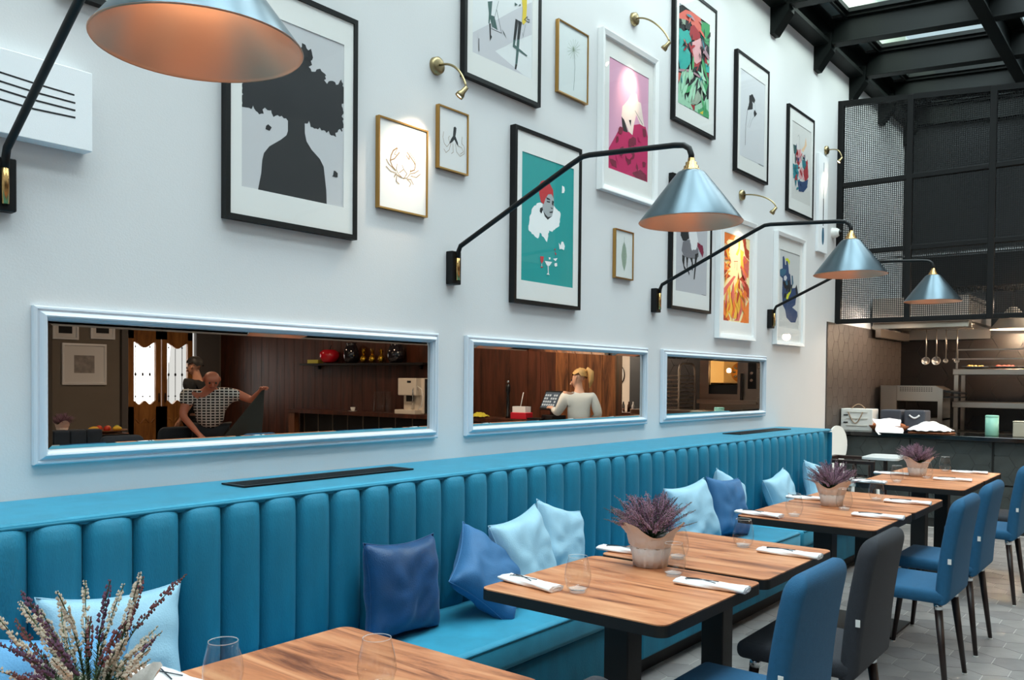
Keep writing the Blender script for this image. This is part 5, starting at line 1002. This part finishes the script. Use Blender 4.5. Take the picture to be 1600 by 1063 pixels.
MB().lathe([(0, 0), (0.12, 0), (0.27, 0.035), (0.275, 0.042), (0.12, 0.012), (0, 0.012)], n=32).build('platter_dish', mat('olive_wood', '#8a5a34', 0.5, var=0.25, vscale=12), t)
for q, (x, y, c, s_) in enumerate(((-.14, .02, '#e8b62e', (1.6, .8, .8)), (-.08, -.08, '#e8b62e', (1.5, .8, .8)), (.02, .04, '#cc3a24', (1, 1, 1)), (.08, -.06, '#e07a2a', (1, 1, 1)), (.15, .04, '#e8c030', (1.5, .8, .8)), (.0, -.12, '#d8502a', (1, 1, 1)), (.19, -.05, '#b8c040', (1, 1, 1)))):
    o = MB().sphere((0, 0, 0), 0.04, 14, 10, s_).build('fruit', mat('fruit_' + c[1:], c, 0.45), None, (5.06 + x, -4.50 + y, 0.7515 + 0.050)); tag(o, ('yellow mango at the left of the platter', 'yellow mango at the front left of the platter', 'red apple in the middle of the platter', 'orange fruit right of the red apple', 'yellow mango at the right of the platter', 'orange red apple at the front of the platter', 'green apple at the right end of the platter')[q], 'fruit', 'fruit on the platter')
heather_pot((4.72, -4.86, 0.7505), 5, 'dark heather bunch in paper beside the reflected fruit platter')
# bar along the wooden wall
bar = thing('bar_counter', 'dark mahogany bar counter reflected along the plank wall', 'counter', (8.9, -3.1, 0))
MB().bb(0, 0.44, -2.9, 2.75, 0.87, 0.93, 0.004, 1).build('countertop', planks, bar)
MB().bb(0.02, 0.12, -2.88, -2.72, 0, 0.87).bb(0.02, 0.12, 2.6, 2.75, 0, 0.87).build('end_post', planks_l, bar)
MB().bb(0.14, 0.44, -2.72, 2.6, 0.02, 0.87).build('cabinet', blackp, bar)
for q in range(14): MB().bb(0.128, 0.14, -2.6 + q*0.37, -2.585 + q*0.37, 0.05, 0.86).build('door_edge', inox, bar)
sh = thing('wall_shelf', 'thin dark shelf on the plank wall holding the gold pineapples', 'shelf', (9.2, -4.48, 1.69))
MB().bb(-0.10, 0.155, -1.45, 1.5, -0.018, 0.018, 0.003, 1).build('shelf_board', mat('black_shelf', '#120c0a', 0.4), sh)
b = MB()
for y in (-1.2, 1.25): b.bb(0.10, 0.155, y, y + 0.02, -0.08, -0.018)
b.build('shelf_bracket', iron, sh)
# things on the shelf
zs = 1.709
for i in range(2):
    o = MB().bb(-0.06, 0.06, -0.14, 0.14, 0, 0.03, 0.002, 1).build('book', mat('yellow_book', '#c9c04a', 0.6), None, (9.2, -5.62, zs + 0.0305*i)); tag(o, ('lower yellow book lying on the reflected shelf', 'upper yellow book lying on the reflected shelf')[i], 'book', 'yellow books on the shelf')
t = thing('ceramic_apple', 'glossy red ceramic apple on the reflected shelf', 'ornament', (9.2, -5.25, zs))
MB().lathe([(0, 0.03), (0.05, 0.0), (0.12, 0.03), (0.165, 0.11), (0.16, 0.18), (0.11, 0.225), (0.05, 0.225), (0, 0.20)], n=28).build('apple_body', mat('red_glaze', '#d01428', 0.15, coat=0.5), t)
MB().tube([(0, 0, 0.2), (0.01, 0.005, 0.25), (0.03, 0.01, 0.30)], 0.008, 8).build('stem', blackp, t)
darkg = mat('smoked_glass', '#1d1a20', 0.08, coat=0.6)
for i, (y, h, r, lb) in enumerate(((-4.70, 0.33, 0.13, 'tall dark glass vase between the red apple and the pineapples'), (-3.65, 0.31, 0.14, 'dark glass vase at the right end of the reflected shelf'))):
    t = thing('glass_vase', lb, 'vase', (9.2, y, zs), group='dark vases on the shelf')
    MB().lathe([(0, 0), (r*0.7, 0), (r*0.95, h*0.25), (r, h*0.5), (r*0.7, h*0.85), (r*0.55, h*0.93), (r*0.7, h), (r*0.62, h), (r*0.48, h*0.93), (0, h*0.5)], n=28).build('vase_body', darkg, t)
    MB().cyl((0, 0, h*0.93), (0, 0, h*0.95), r*0.6, n=20).build('rim', darkg, t)
gold = mat('gold_ceramic', '#d9ab3a', 0.25, metal=1.0)
for i, (y, lb) in enumerate(((-4.40, 'left gold pineapple of three on the reflected shelf'), (-4.19, 'middle gold pineapple of three on the reflected shelf'), (-3.98, 'right gold pineapple of three on the reflected shelf'))):
    t = thing('gold_pineapple', lb, 'ornament', (9.2, y, zs), i, 'gold pineapples on the shelf')
    b = MB(); n = 18; prev = None
    for k in range(13):
        s = k/12; r = 0.052*sin(pi*(0.12 + 0.80*s))**0.8
        cur = [b.b.verts.new(((r + 0.005*((i2 + k) % 2))*cos(2*pi*i2/n), (r + 0.005*((i2 + k) % 2))*sin(2*pi*i2/n), 0.13*s)) for i2 in range(n)]
        if prev: b.bridge(prev, cur)
        prev = cur
    b.cap(prev); b.build('fruit_body', gold, t)
    b = MB()
    for q in range(16):
        a = q*2.4; r = 0.012 + 0.0014*q; hh = 0.13 - 0.004*q; d = Vector((cos(a), sin(a), 0)); w = Vector((-sin(a), cos(a), 0))*0.009
        p = Vector((0, 0, 0.125)) + d*0.008; m_ = p + d*r + Vector((0, 0, hh*0.55)); e = p + d*(r*1.8) + Vector((0, 0, hh*0.95)); b.face([p - w, p + w, m_ + w*0.8, m_ - w*0.8]); b.face([m_ - w*0.8, m_ + w*0.8, e])
    b.build('leaf_crown', gold, t)
# on the bar
ZC = 0.9305
t = thing('coffee_machine', 'cream bean to cup coffee machine on the reflected bar', 'coffee machine', (9.08, -3.10, ZC))
cream = mat('cream_enamel', '#e3d8c8', 0.35)
MB().bb(-0.02, 0.18, -0.23, 0.20, 0, 0.54, 0.015, 2).build('machine_body', cream, t)
MB().bb(-0.14, 0.0, -0.23, 0.15, 0.28, 0.54, 0.012, 2).build('brew_head', cream, t)
MB().bb(-0.17, 0.0, -0.27, 0.16, 0, 0.065, 0.008, 2).build('drip_tray', cream, t)
MB().bb(-0.13, -0.05, -0.06, 0.02, 0.19, 0.285).build('spout', blackp, t); MB().bb(-0.143, -0.139, -0.03, 0.05, 0.47, 0.50).build('display', blackp, t)
MB().bb(0.0, 0.17, 0.20, 0.235, 0.02, 0.53).build('water_tank', blackp, t)
MB().tube([(-0.12, 0.10, 0.42), (-0.15, 0.10, 0.36), (-0.15, 0.10, 0.16)], 0.008, 8).build('steam_wand', chrome, t)
MB().tube([(-0.1, 0.15, 0.42), (-0.1, 0.23, 0.38), (-0.1, 0.26, 0.26), (-0.1, 0.23, 0.12), (-0.1, 0.15, 0.08)], 0.007, 8).build('milk_tube', white_m, t)
t = thing('coffee_cup', 'small white cup and saucer on the reflected bar', 'cup', (9.0, -4.42, ZC))
MB().lathe([(0, 0), (0.04, 0), (0.075, 0.012), (0.04, 0.008), (0, 0.008)], n=20).build('saucer', white_m, t)
MB().lathe([(0.022, 0.01), (0.034, 0.03), (0.04, 0.07), (0.037, 0.07), (0.03, 0.03), (0, 0.02)], n=20).build('cup_body', white_m, t)
for i, (y, lb) in enumerate(((-3.82, 'left of two tall glass jars on the reflected bar'), (-3.62, 'right of two tall glass jars on the reflected bar'))):
    o = MB().lathe([(0, 0), (0.075, 0), (0.078, 0.01), (0.078, 0.33), (0.074, 0.33), (0.073, 0.012), (0, 0.01)], n=28).build('glass_jar', drinkglass, None, (9.0, y, ZC)); tag(o, lb, 'jar', 'tall glass jars on the bar')
# till area
c2 = thing('till_counter', 'dark wood till counter reflected in the middle mirror', 'counter', (8.9, -0.35, 0))
MB().bb(0, 0.44, -0.0, 0.55, 0.87, 0.93, 0.004, 1).build('countertop', planks, c2); MB().bb(0.04, 0.44, 0.0, 0.53, 0, 0.87).build('cabinet', planks, c2)
t = thing('till_terminal', 'black touchscreen till terminal the woman is using', 'till', (9.06, -0.52, ZC), 0.35)
MB().bb(-0.10, 0.12, -0.13, 0.13, 0, 0.07, 0.008, 2).build('stand_base', blackp, t); MB().bb(-0.02, 0.05, -0.05, 0.05, 0.06, 0.2).build('neck', blackp, t)
TR = Matrix.Rotation(radians(24), 3, 'Y')
MB().box((-0.03, 0, 0.26), (0.03, 0.38, 0.27), TR, 0.006, 2).build('screen_case', blackp, t)
scm = mat('screen_image', '#39424c', 0.15, emit=0.6, ecol='#59646e'); s2 = MB().box(Vector((-0.03, 0, 0.26)) + TR @ Vector((-0.017, 0, 0)), (0.002, 0.33, 0.22), TR).build('screen_panel', scm, t)
keyc = mat('screen_key', '#9aa4ac', 0.3, emit=0.5, ecol='#aab4bc'); b = MB()
for i in range(6):
    for j in range(4):
        if (i*j) % 5 != 4: b.box(Vector((-0.03, 0, 0.26)) + TR @ Vector((-0.0185, -0.135 + 0.05*i, -0.07 + 0.045*j)), (0.001, 0.036, 0.026), TR)
b.build('screen_keys', keyc, t)
t = thing('pepper_mill', 'tall black pepper mill on the till counter', 'pepper mill', (9.08, -1.30, ZC))
MB().lathe([(0, 0), (0.035, 0), (0.036, 0.03), (0.022, 0.08), (0.026, 0.2), (0.022, 0.33), (0.034, 0.38), (0.032, 0.44), (0.02, 0.47), (0, 0.47)], n=20).build('mill_body', blackp, t); MB().sphere((0, 0, 0.50), 0.022, 12, 8).build('knob', chrome, t)
t = thing('red_caddy', 'red and white caddy with a straw on the till counter', 'caddy', (9.0, -1.0, ZC))
MB().bb(-0.08, 0.08, -0.13, 0.13, 0, 0.09, 0.006, 1).build('caddy_body', mat('red_box', '#c02030', 0.4), t); MB().bb(-0.06, 0.06, -0.11, 0.11, 0.09, 0.17).build('paper_stack', MATS['mat_board'], t); MB().cyl((0, -0.03, 0.12), (0, 0.03, 0.36), 0.006, n=6).build('straw', white_m, t)
for i, (y, h, c, lb) in enumerate(((-1.22, 0.16, '#c8c8c8', 'small clear bottle beside the pepper mill'), (-1.15, 0.20, '#b8b8b8', 'clear bottle between the pepper mill and the red caddy'))):
    o = MB().lathe([(0, 0), (0.025, 0), (0.026, h*0.6), (0.01, h*0.78), (0.01, h), (0, h)], n=14).build('small_bottle', drinkglass, None, (8.98, y, ZC)); tag(o, lb, 'bottle', 'small bottles on the till counter')
t = clothmesh(0.22, 0.26, 0.05, 12).build('yellow_cloth', mat('yellow_cloth', '#c9bb3a', 0.8), None, (8.99, -1.74, ZC)); tag(t, 'yellow and white cloth at the near end of the till counter', 'cloth')
o = MB().bb(-0.09, 0.09, -0.12, 0.12, 0, 0.025, 0.004, 1).build('tablet', blackp, None, (9.0, -0.72, ZC)); tag(o, 'flat black card reader pad left of the till', 'card reader')
# round mirror in the corridor, its bright reflection painted as a white disc
t = thing('round_mirror', 'round mirror with a thin dark rim on the corridor wall, its reflection painted white', 'panel', (12.0, -1.42, 1.56))
MB().lathe([(0, 0.012), (0.20, 0.012)], n=40, ax=(-1, 0, 0)).build('white_reflection', white_m, t); MB().lathe([(0.20, 0.0), (0.20, 0.014), (0.208, 0.014), (0.208, 0.0)], n=40, ax=(-1, 0, 0)).build('rim', iron, t)
t = thing('corridor_cabinet', 'low brown cabinet with bottles in the lit corridor', 'cabinet', (11.4, -0.55, 0))
MB().bb(-0.2, 0.2, -0.43, 0.0, 0, 0.98, 0.004, 1).build('cabinet_body', planks, t)
for i, y in enumerate((-0.35, -0.26, -0.16, -0.08)):
    o = MB().lathe([(0, 0), (0.025, 0), (0.025, 0.1), (0.012, 0.13), (0.012, 0.16), (0, 0.16)], n=12).build('condiment_bottle', (blackp, chrome, planks, white_m)[i], None, (11.3, -0.55 + y, 0.981)); tag(o, ('black', 'silver', 'brown', 'white')[i] + ' little bottle on the corridor cabinet', 'bottle', 'bottles on the corridor cabinet')
# rack and oven
t = thing('tray_rack', 'steel bakery tray rack left of the lit oven', 'rack', (11.35, 0.0, 0))
for y in (-0.27, 0.24):
    b = MB(); b.tube([(-0.25, y, 0.05), (-0.25, y, 1.62), (-0.22, y, 1.69), (-0.15, y, 1.72), (0.15, y, 1.72), (0.22, y, 1.69), (0.25, y, 1.62), (0.25, y, 0.05)], 0.015, 8); b.build('rack_frame', inox, t)
MB().bb(-0.25, 0.25, -0.26, 0.23, 1.3, 1.70).build('back_panel', inox, t) if False else None
for q in range(11): MB().bb(-0.24, 0.24, -0.25, 0.22, 0.95 + q*0.058, 0.965 + q*0.058, 0.003, 1).build('tray', inox, t)
ov = thing('combi_oven', 'stainless combi oven with a glowing window reflected in the farthest mirror', 'oven', (11.4, 0.86, 0.98))
MB().bb(0.0, 0.6, -0.44, 0.45, 0.0, 0.06).bb(0.0, 0.6, -0.44, 0.45, 0.84, 0.9).bb(0.0, 0.6, -0.44, -0.30, 0.06, 0.84).bb(0.0, 0.6, 0.14, 0.45, 0.06, 0.84).bb(0.5, 0.6, -0.3, 0.14, 0.06, 0.84).bb(0.0, 0.5, -0.3, 0.14, 0.06, 0.3).build('oven_body', inox, ov)
MB().bb(0.03, 0.49, -0.298, -0.29, 0.30, 0.835).bb(0.03, 0.49, 0.13, 0.138, 0.30, 0.835).bb(0.485, 0.498, -0.298, 0.138, 0.30, 0.835).bb(0.03, 0.49, -0.298, 0.138, 0.30, 0.308).build('oven_lining', mat('bright_lining', '#d8c49a', 0.5, metal=0.2), ov)
MB().bb(0.012, 0.02, -0.3, 0.14, 0.27, 0.43).build('door_trim', blackp, ov)
MB().bb(0.001, 0.006, -0.31, 0.15, 0.43, 0.84).build('oven_window', drinkglass, ov)
MB().lathe([(0, 0), (0.15, 0), (0.15, 0.02), (0, 0.02)], (0.495, -0.02, 0.62), 24, ax=(-1, 0, 0)).build('fan_cover', mat('brass_fan', '#b08040', 0.3, metal=0.9), ov)
for q in range(10):
    a = q*pi/5; MB().box((0.47, -0.02 + 0.10*cos(a), 0.62 + 0.10*sin(a)), (0.01, 0.025, 0.045), Matrix.Rotation(a + pi/2, 3, 'X')).build('fan_slot', blackp, ov)
for q in range(2): MB().bb(0.05, 0.48, -0.29, 0.13, 0.40 + q*0.06, 0.404 + q*0.06).build('oven_shelf', inox, ov)
MB().bb(-0.05, -0.02, 0.20, 0.24, 0.22, 0.60, 0.006, 1).build('door_handle', blackp, ov); MB().bb(-0.012, 0, 0.30, 0.42, 0.38, 0.80).build('control_panel', blackp, ov)
for z in (0.6, 0.5): MB().cyl((-0.012, 0.36, z), (-0.035, 0.36, z), 0.025, 0.02, 16).build('dial', chrome, ov)
MB().bb(-0.06, 0.0, -0.46, 0.45, 0.16, 0.22, 0.006, 1).build('bumper_rail', inox, ov)
lamp('oven_lamp', 'POINT', (11.60, 0.78, 1.62), 16, (1.0, 0.66, 0.30), shadow_soft_size=0.03)
os_ = thing('oven_stand', 'steel stand under the combi oven', 'stand', (11.4, 0.86, 0)); MB().bb(0.02, 0.58, -0.42, 0.43, 0.93, 0.98).build('top', inox, os_)
for x in (0.05, 0.55):
    for y in (-0.4, 0.4): MB().bb(x - 0.02, x + 0.02, y - 0.02, y + 0.02, 0, 0.93).build('leg', inox, os_)
pt = thing('prep_table', 'stainless prep table in front of the tray rack', 'table', (10.75, 0.42, 0)); MB().bb(-0.3, 0.3, -0.6, 0.55, 0.98, 1.06, 0.004, 1).build('top', inox, pt)
for x in (-0.25, 0.25):
    for y in (-0.5, 0.5): MB().bb(x - 0.02, x + 0.02, y - 0.02, y + 0.02, 0, 0.98).build('leg', inox, pt)

# ================================================================ PEOPLE
def skin(name, verts, edges, rad, m, parent=None, sub=2, root=0):
    me = bpy.data.meshes.new(name); me.from_pydata([Vector(v) for v in verts], edges, []); o = bpy.data.objects.new(name + '_tmp', me); COL.objects.link(o)
    o.modifiers.new('s', 'SKIN'); 
    if not me.skin_vertices: me.attributes  # ensured by the modifier
    sv = me.skin_vertices[0].data if me.skin_vertices else None
    if sv:
        for i, r in enumerate(rad): sv[i].radius = (r, r) if not isinstance(r, tuple) else r
        sv[root].use_root = True
    o.modifiers['s'].use_smooth_shade = True; o.modifiers['s'].branch_smoothing = 0.6
    sb = o.modifiers.new('u', 'SUBSURF'); sb.levels = sub; sb.render_levels = sub
    dg = bpy.context.evaluated_depsgraph_get(); dg.update(); me2 = bpy.data.meshes.new_from_object(o.evaluated_get(dg)); bpy.data.objects.remove(o)
    me2.materials.clear(); me2.materials.append(m); me2.polygons.foreach_set('use_smooth', [True]*len(me2.polygons)); me2.name = name
    return link(name, me2, parent)
def person(lb, loc, rz, J, shirt, sleeves, trousers, hair, skinm=skin_m, grp=None):
    """J: joints in local space, the figure faces +x, left is +y"""
    t = thing('person', lb, 'person', loc, rz, grp)
    V, E, R = [], [], []
    def add(p, r, par=None):
        V.append(tuple(p)); R.append(r); i = len(V) - 1
        if par is not None: E.append((par, i))
        return i
    P = {k: Vector(v) for k, v in J.items()}
    pel = add(P['pelvis'], 0.12); wa = add(P['pelvis'].lerp(P['chest'], 0.45), 0.10, pel); chs = add(P['chest'], 0.115, wa); nb = add(P['neck'], 0.06, chs)
    hd = P['head']; upv = (hd - P['neck']).normalized(); fw = P['face'].normalized()
    n2 = add(P['neck'].lerp(hd, 0.55), 0.055, nb); jaw = add(hd - upv*0.035 + fw*0.022, 0.074, n2); sk = add(hd + upv*0.045 - fw*0.008, 0.092, jaw); add(hd + upv*0.095 - fw*0.012, 0.062, sk)
    for s, S in ((1, 'l'), (-1, 'r')):
        sh_ = add(P['sh' + S], 0.058, chs); el = add(P['el' + S], 0.043, sh_); wr_ = add(P['wr' + S], 0.027, el); d = (P['wr' + S] - P['el' + S]).normalized(); pm_ = add(P['wr' + S] + d*0.055, 0.033, wr_)
        side = d.cross(Vector((0, 0, 1))); side = side.normalized() if side.length > 0.1 else Vector((0, 1, 0)); bend = side.cross(d).normalized()
        for q in range(4):
            b0 = P['wr' + S] + d*0.085 + side*(0.011*(q*2 - 3)); L = (0.062, 0.074, 0.07, 0.054)[q]
            f0 = add(b0, 0.010, pm_); f1 = add(b0 + d*L*0.5 - bend*0.010, 0.009, f0); add(b0 + d*L*0.85 - bend*0.034, 0.007, f1)
        f0 = add(P['wr' + S] + d*0.045 + side*0.036, 0.011, pm_); add(P['wr' + S] + d*0.075 + side*0.055 - bend*0.015, 0.009, f0)
        hp = add(P['pelvis'] + Vector((0, s*0.095, -0.05)), 0.098, pel); kn = add(P['kn' + S], 0.062, hp); an = add(P['an' + S], 0.042, kn); add(P['an' + S] + Vector((0.13, 0, -0.035)), 0.036, an)
    body = skin('body', V, E, R, skinm, t)
    # clothing shells
    def cl(name, pts, edges, rad, m): return skin(name, pts, edges, rad, m, t)
    c = []; e = []; r = []
    c += [P['pelvis'] + Vector((0, 0, -0.02)), P['pelvis'].lerp(P['chest'], 0.45), P['chest'], P['chest'].lerp(P['neck'], 0.80)]; r += [0.172, 0.158, 0.182, 0.092]; e += [(0, 1), (1, 2), (2, 3)]
    for S in 'lr':
        b0 = len(c); c += [P['sh' + S], P['sh' + S].lerp(P['el' + S], 0.6 if sleeves == 'short' else 1.0)]; r += [0.085, 0.066 if sleeves == 'short' else 0.056]; e += [(2, b0), (b0, b0+1)]
        if sleeves == 'long': c += [P['el' + S].lerp(P['wr' + S], 0.85)]; r += [0.04]; e += [(b0+1, b0+2)]
    cl('shirt', c, e, r, shirt)
    c = [P['pelvis']]; r = [0.155]; e = []
    for s, S in ((1, 'l'), (-1, 'r')):
        b0 = len(c); c += [P['pelvis'] + Vector((0, s*0.095, -0.07)), P['kn' + S], P['an' + S] + Vector((0, 0, 0.02))]; r += [0.115, 0.08, 0.062]; e += [(0, b0), (b0, b0+1), (b0+1, b0+2)]
    cl('trousers', c, e, r, trousers)
    for S in 'lr':
        A = P['an' + S]; MB().lathe([(0, -0.11), (0.035, -0.1), (0.05, 0.0), (0.045, 0.1), (0, 0.13)], (A.x + 0.055, A.y, 0.045), 14, ax=(1, 0, 0)).build('shoe', blackp, t)
    # face: eyes, nose, mouth, ears
    rt = upv.cross(fw).normalized(); b = MB(); ctr = hd + upv*0.015
    q = [ctr + fw*0.088 + upv*0.018, ctr + fw*0.112 - upv*0.018, ctr + fw*0.094 - upv*0.028]
    b.tube(q, 0.01, 8, rr=[0.007, 0.013, 0.007])
    for s in (-1, 1): b.sphere(ctr + rt*s*0.082 - fw*0.008, 0.024, 10, 6, (0.6, 0.45, 1.1))
    b.build('nose_and_ears', skinm, t)
    b = MB()
    for s in (-1, 1): b.sphere(ctr + rt*s*0.032 + fw*0.084 + upv*0.02, 0.011, 8, 6)
    b.build('eyes', mat('eye_dark', '#1c1512', 0.3), t)
    MB().tube([ctr + fw*0.088 - upv*0.05 + rt*k*0.011 for k in (-2, -1, 0, 1, 2)], 0.005, 6).build('mouth', mat('lips', '#9a5148', 0.5), t)
    if hair:
        hm, kind = hair
        b = MB(); n = 20; g = []
        X_, Y_, Z_ = fw, rt, upv; cc = hd + upv*0.04 - fw*0.012
        for j in range(9):
            th = pi*0.60*j/8
            row = []
            for i in range(n):
                a = 2*pi*i/n; lim = 1.0 if cos(a) < -0.45 else (0.72 if cos(a) < 0.35 else 0.55)
                tt = th*lim; rr = 0.108 + 0.004*sin(5*a)
                row.append(b.b.verts.new(cc + X_*(rr*1.04*sin(tt)*cos(a)) + Y_*(rr*0.93*sin(tt)*sin(a)) + Z_*(rr*1.05*cos(tt))))
            g.append(row)
        for a_, c_ in zip(g[:-1], g[1:]): b.bridge(a_, c_)
        if kind == 'pony':
            b.tube([hd + upv*0.07 - fw*0.10, hd + upv*0.09 - fw*0.135, hd + upv*0.04 - fw*0.175, hd - upv*0.06 - fw*0.175, hd - upv*0.15 - fw*0.15], 0.03, 10, rr=[0.018, 0.034, 0.04, 0.033, 0.008])
        b.build('hair', hm, t, recalc=True)
    return t, P
check = bpy.data.materials.new('checked_shirt'); check.use_nodes = True; n = check.node_tree; bs = n.nodes['Principled BSDF']; bs.inputs['Roughness'].default_value = 0.85
tc = n.nodes.new('ShaderNodeTexCoord'); mp = n.nodes.new('ShaderNodeMapping'); mp.inputs['Scale'].default_value = (1, 1, 1); ck = n.nodes.new('ShaderNodeTexBrick')
sp_ = n.nodes.new('ShaderNodeSeparateXYZ'); cb = n.nodes.new('ShaderNodeCombineXYZ'); n.links.new(tc.outputs['Object'], sp_.inputs[0]); n.links.new(sp_.outputs[1], cb.inputs[0]); n.links.new(sp_.outputs[2], cb.inputs[1])
n.links.new(cb.outputs[0], ck.inputs[0]); ck.offset = 0; ck.inputs['Scale'].default_value = 1; ck.inputs['Brick Width'].default_value = 0.045; ck.inputs['Row Height'].default_value = 0.03; ck.inputs['Mortar Size'].default_value = 0.006; ck.inputs['Mortar Smooth'].default_value = 0
ck.inputs['Color1'].default_value = (0.012, 0.012, 0.014, 1); ck.inputs['Color2'].default_value = (0.02, 0.02, 0.022, 1); ck.inputs['Mortar'].default_value = (0.7, 0.68, 0.64, 1); n.links.new(ck.outputs[0], bs.inputs['Base Color'])
ruddy = mat('ruddy_skin', '#c2755a', 0.45)
# bald man bends over the table, right hand down on it, left arm out holding up a dark cloth; faces -X
man, P = person('bald man in a black and white checked shirt bending over a table', (5.07, -2.14, 0), radians(122), dict(
    pelvis=(-0.20, 0, 0.93), chest=(-0.04, 0.02, 1.20), neck=(0.05, 0.0, 1.345), head=(0.13, -0.01, 1.42), face=(0.80, -0.10, -0.60),
    shl=(0.0, 0.22, 1.29), ell=(0.08, 0.28, 1.05), wrl=(0.27, 0.12, 0.87), shr=(0.0, -0.22, 1.30), elr=(0.12, -0.42, 1.21), wrr=(0.29, -0.49, 1.31),
    knl=(-0.14, 0.12, 0.50), knr=(-0.16, -0.12, 0.50), anl=(-0.28, 0.13, 0.09), anr=(-0.30, -0.13, 0.09)), check, 'short', mat('black_trousers', '#15161a', 0.8), None, ruddy) if True else None
# dark cloth hanging from his raised hand
b = MB(); n = 14; g = []
for i in range(n + 1):
    row = []
    for j in range(n + 1):
        u = i/n; v = j/n; top = Vector((5.34, -1.56, 1.36)).lerp(Vector((5.0, -1.84, 0.80)), u); bot = Vector((5.31, -1.60, 0.762)).lerp(Vector((5.02, -1.82, 0.762)), u)
        p = top.lerp(bot, v); p.x += 0.02*sin(9*u + 3*v)*v; row.append(b.b.verts.new(p))
    g.append(row)
for i in range(n):
    for j in range(n): f = b.b.faces.new((g[i][j], g[i+1][j], g[i+1][j+1], g[i][j+1])); f.smooth = True
o = b.build('dark_cloth', mat('dark_green_cloth', '#2a2b26', 0.8)); tag(o, 'dark cloth held up by the bald man in the checked shirt', 'cloth'); md = o.modifiers.new('t', 'SOLIDIFY'); md.thickness = 0.004
o = MB().bb(-0.14, 0.14, -0.10, 0.10, 0, 0.004).build('menu_sheet', MATS['mat_board'], None, (4.85, -1.95, 0.7515), (0, 0, 0.3)); tag(o, 'white sheet under the bald man\'s hand on the table', 'paper')
person('dark haired man in a black shirt standing behind the bald man', (5.97, -3.84, 0), radians(-120), dict(
    pelvis=(0, 0, 0.94), chest=(0.02, 0, 1.27), neck=(0.04, 0, 1.46), head=(0.07, 0, 1.565), face=(0.95, 0, -0.30),
    shl=(0.02, 0.20, 1.40), ell=(0.0, 0.24, 1.12), wrl=(0.14, 0.22, 0.92), shr=(0.02, -0.20, 1.40), elr=(0.0, -0.24, 1.12), wrr=(0.14, -0.22, 0.92),
    knl=(0.03, 0.10, 0.50), knr=(0.03, -0.10, 0.50), anl=(0, 0.11, 0.09), anr=(0, -0.11, 0.09)), mat('black_shirt', '#0d0e10', 0.8), 'short', MATS['black_trousers'], (mat('black_hair', '#120d0b', 0.6), 'short'))
person('blonde woman with a ponytail in a white blouse using the till', (8.72, 0.12, 0), -0.75, dict(
    pelvis=(0, 0, 0.90), chest=(0.02, 0, 1.18), neck=(0.03, 0, 1.345), head=(0.06, 0.0, 1.452), face=(0.45, -0.85, -0.40),
    shl=(0.0, 0.17, 1.27), ell=(-0.06, 0.24, 1.02), wrl=(0.12, 0.17, 0.98), shr=(0.0, -0.17, 1.27), elr=(0.02, -0.26, 1.05), wrr=(0.24, -0.30, 1.10),
    knl=(0.02, 0.09, 0.48), knr=(0.02, -0.09, 0.48), anl=(0, 0.10, 0.09), anr=(0, -0.10, 0.09)), mat('white_blouse', '#dcd9d2', 0.8, bump=0.1, bscale=60), 'long', MATS['black_trousers'], (mat('blonde_hair', '#c79a5c', 0.5, bump=0.4, bscale=80, stretch=(6, 6, 1)), 'pony'), mat('fair_skin', '#dba68a', 0.5))
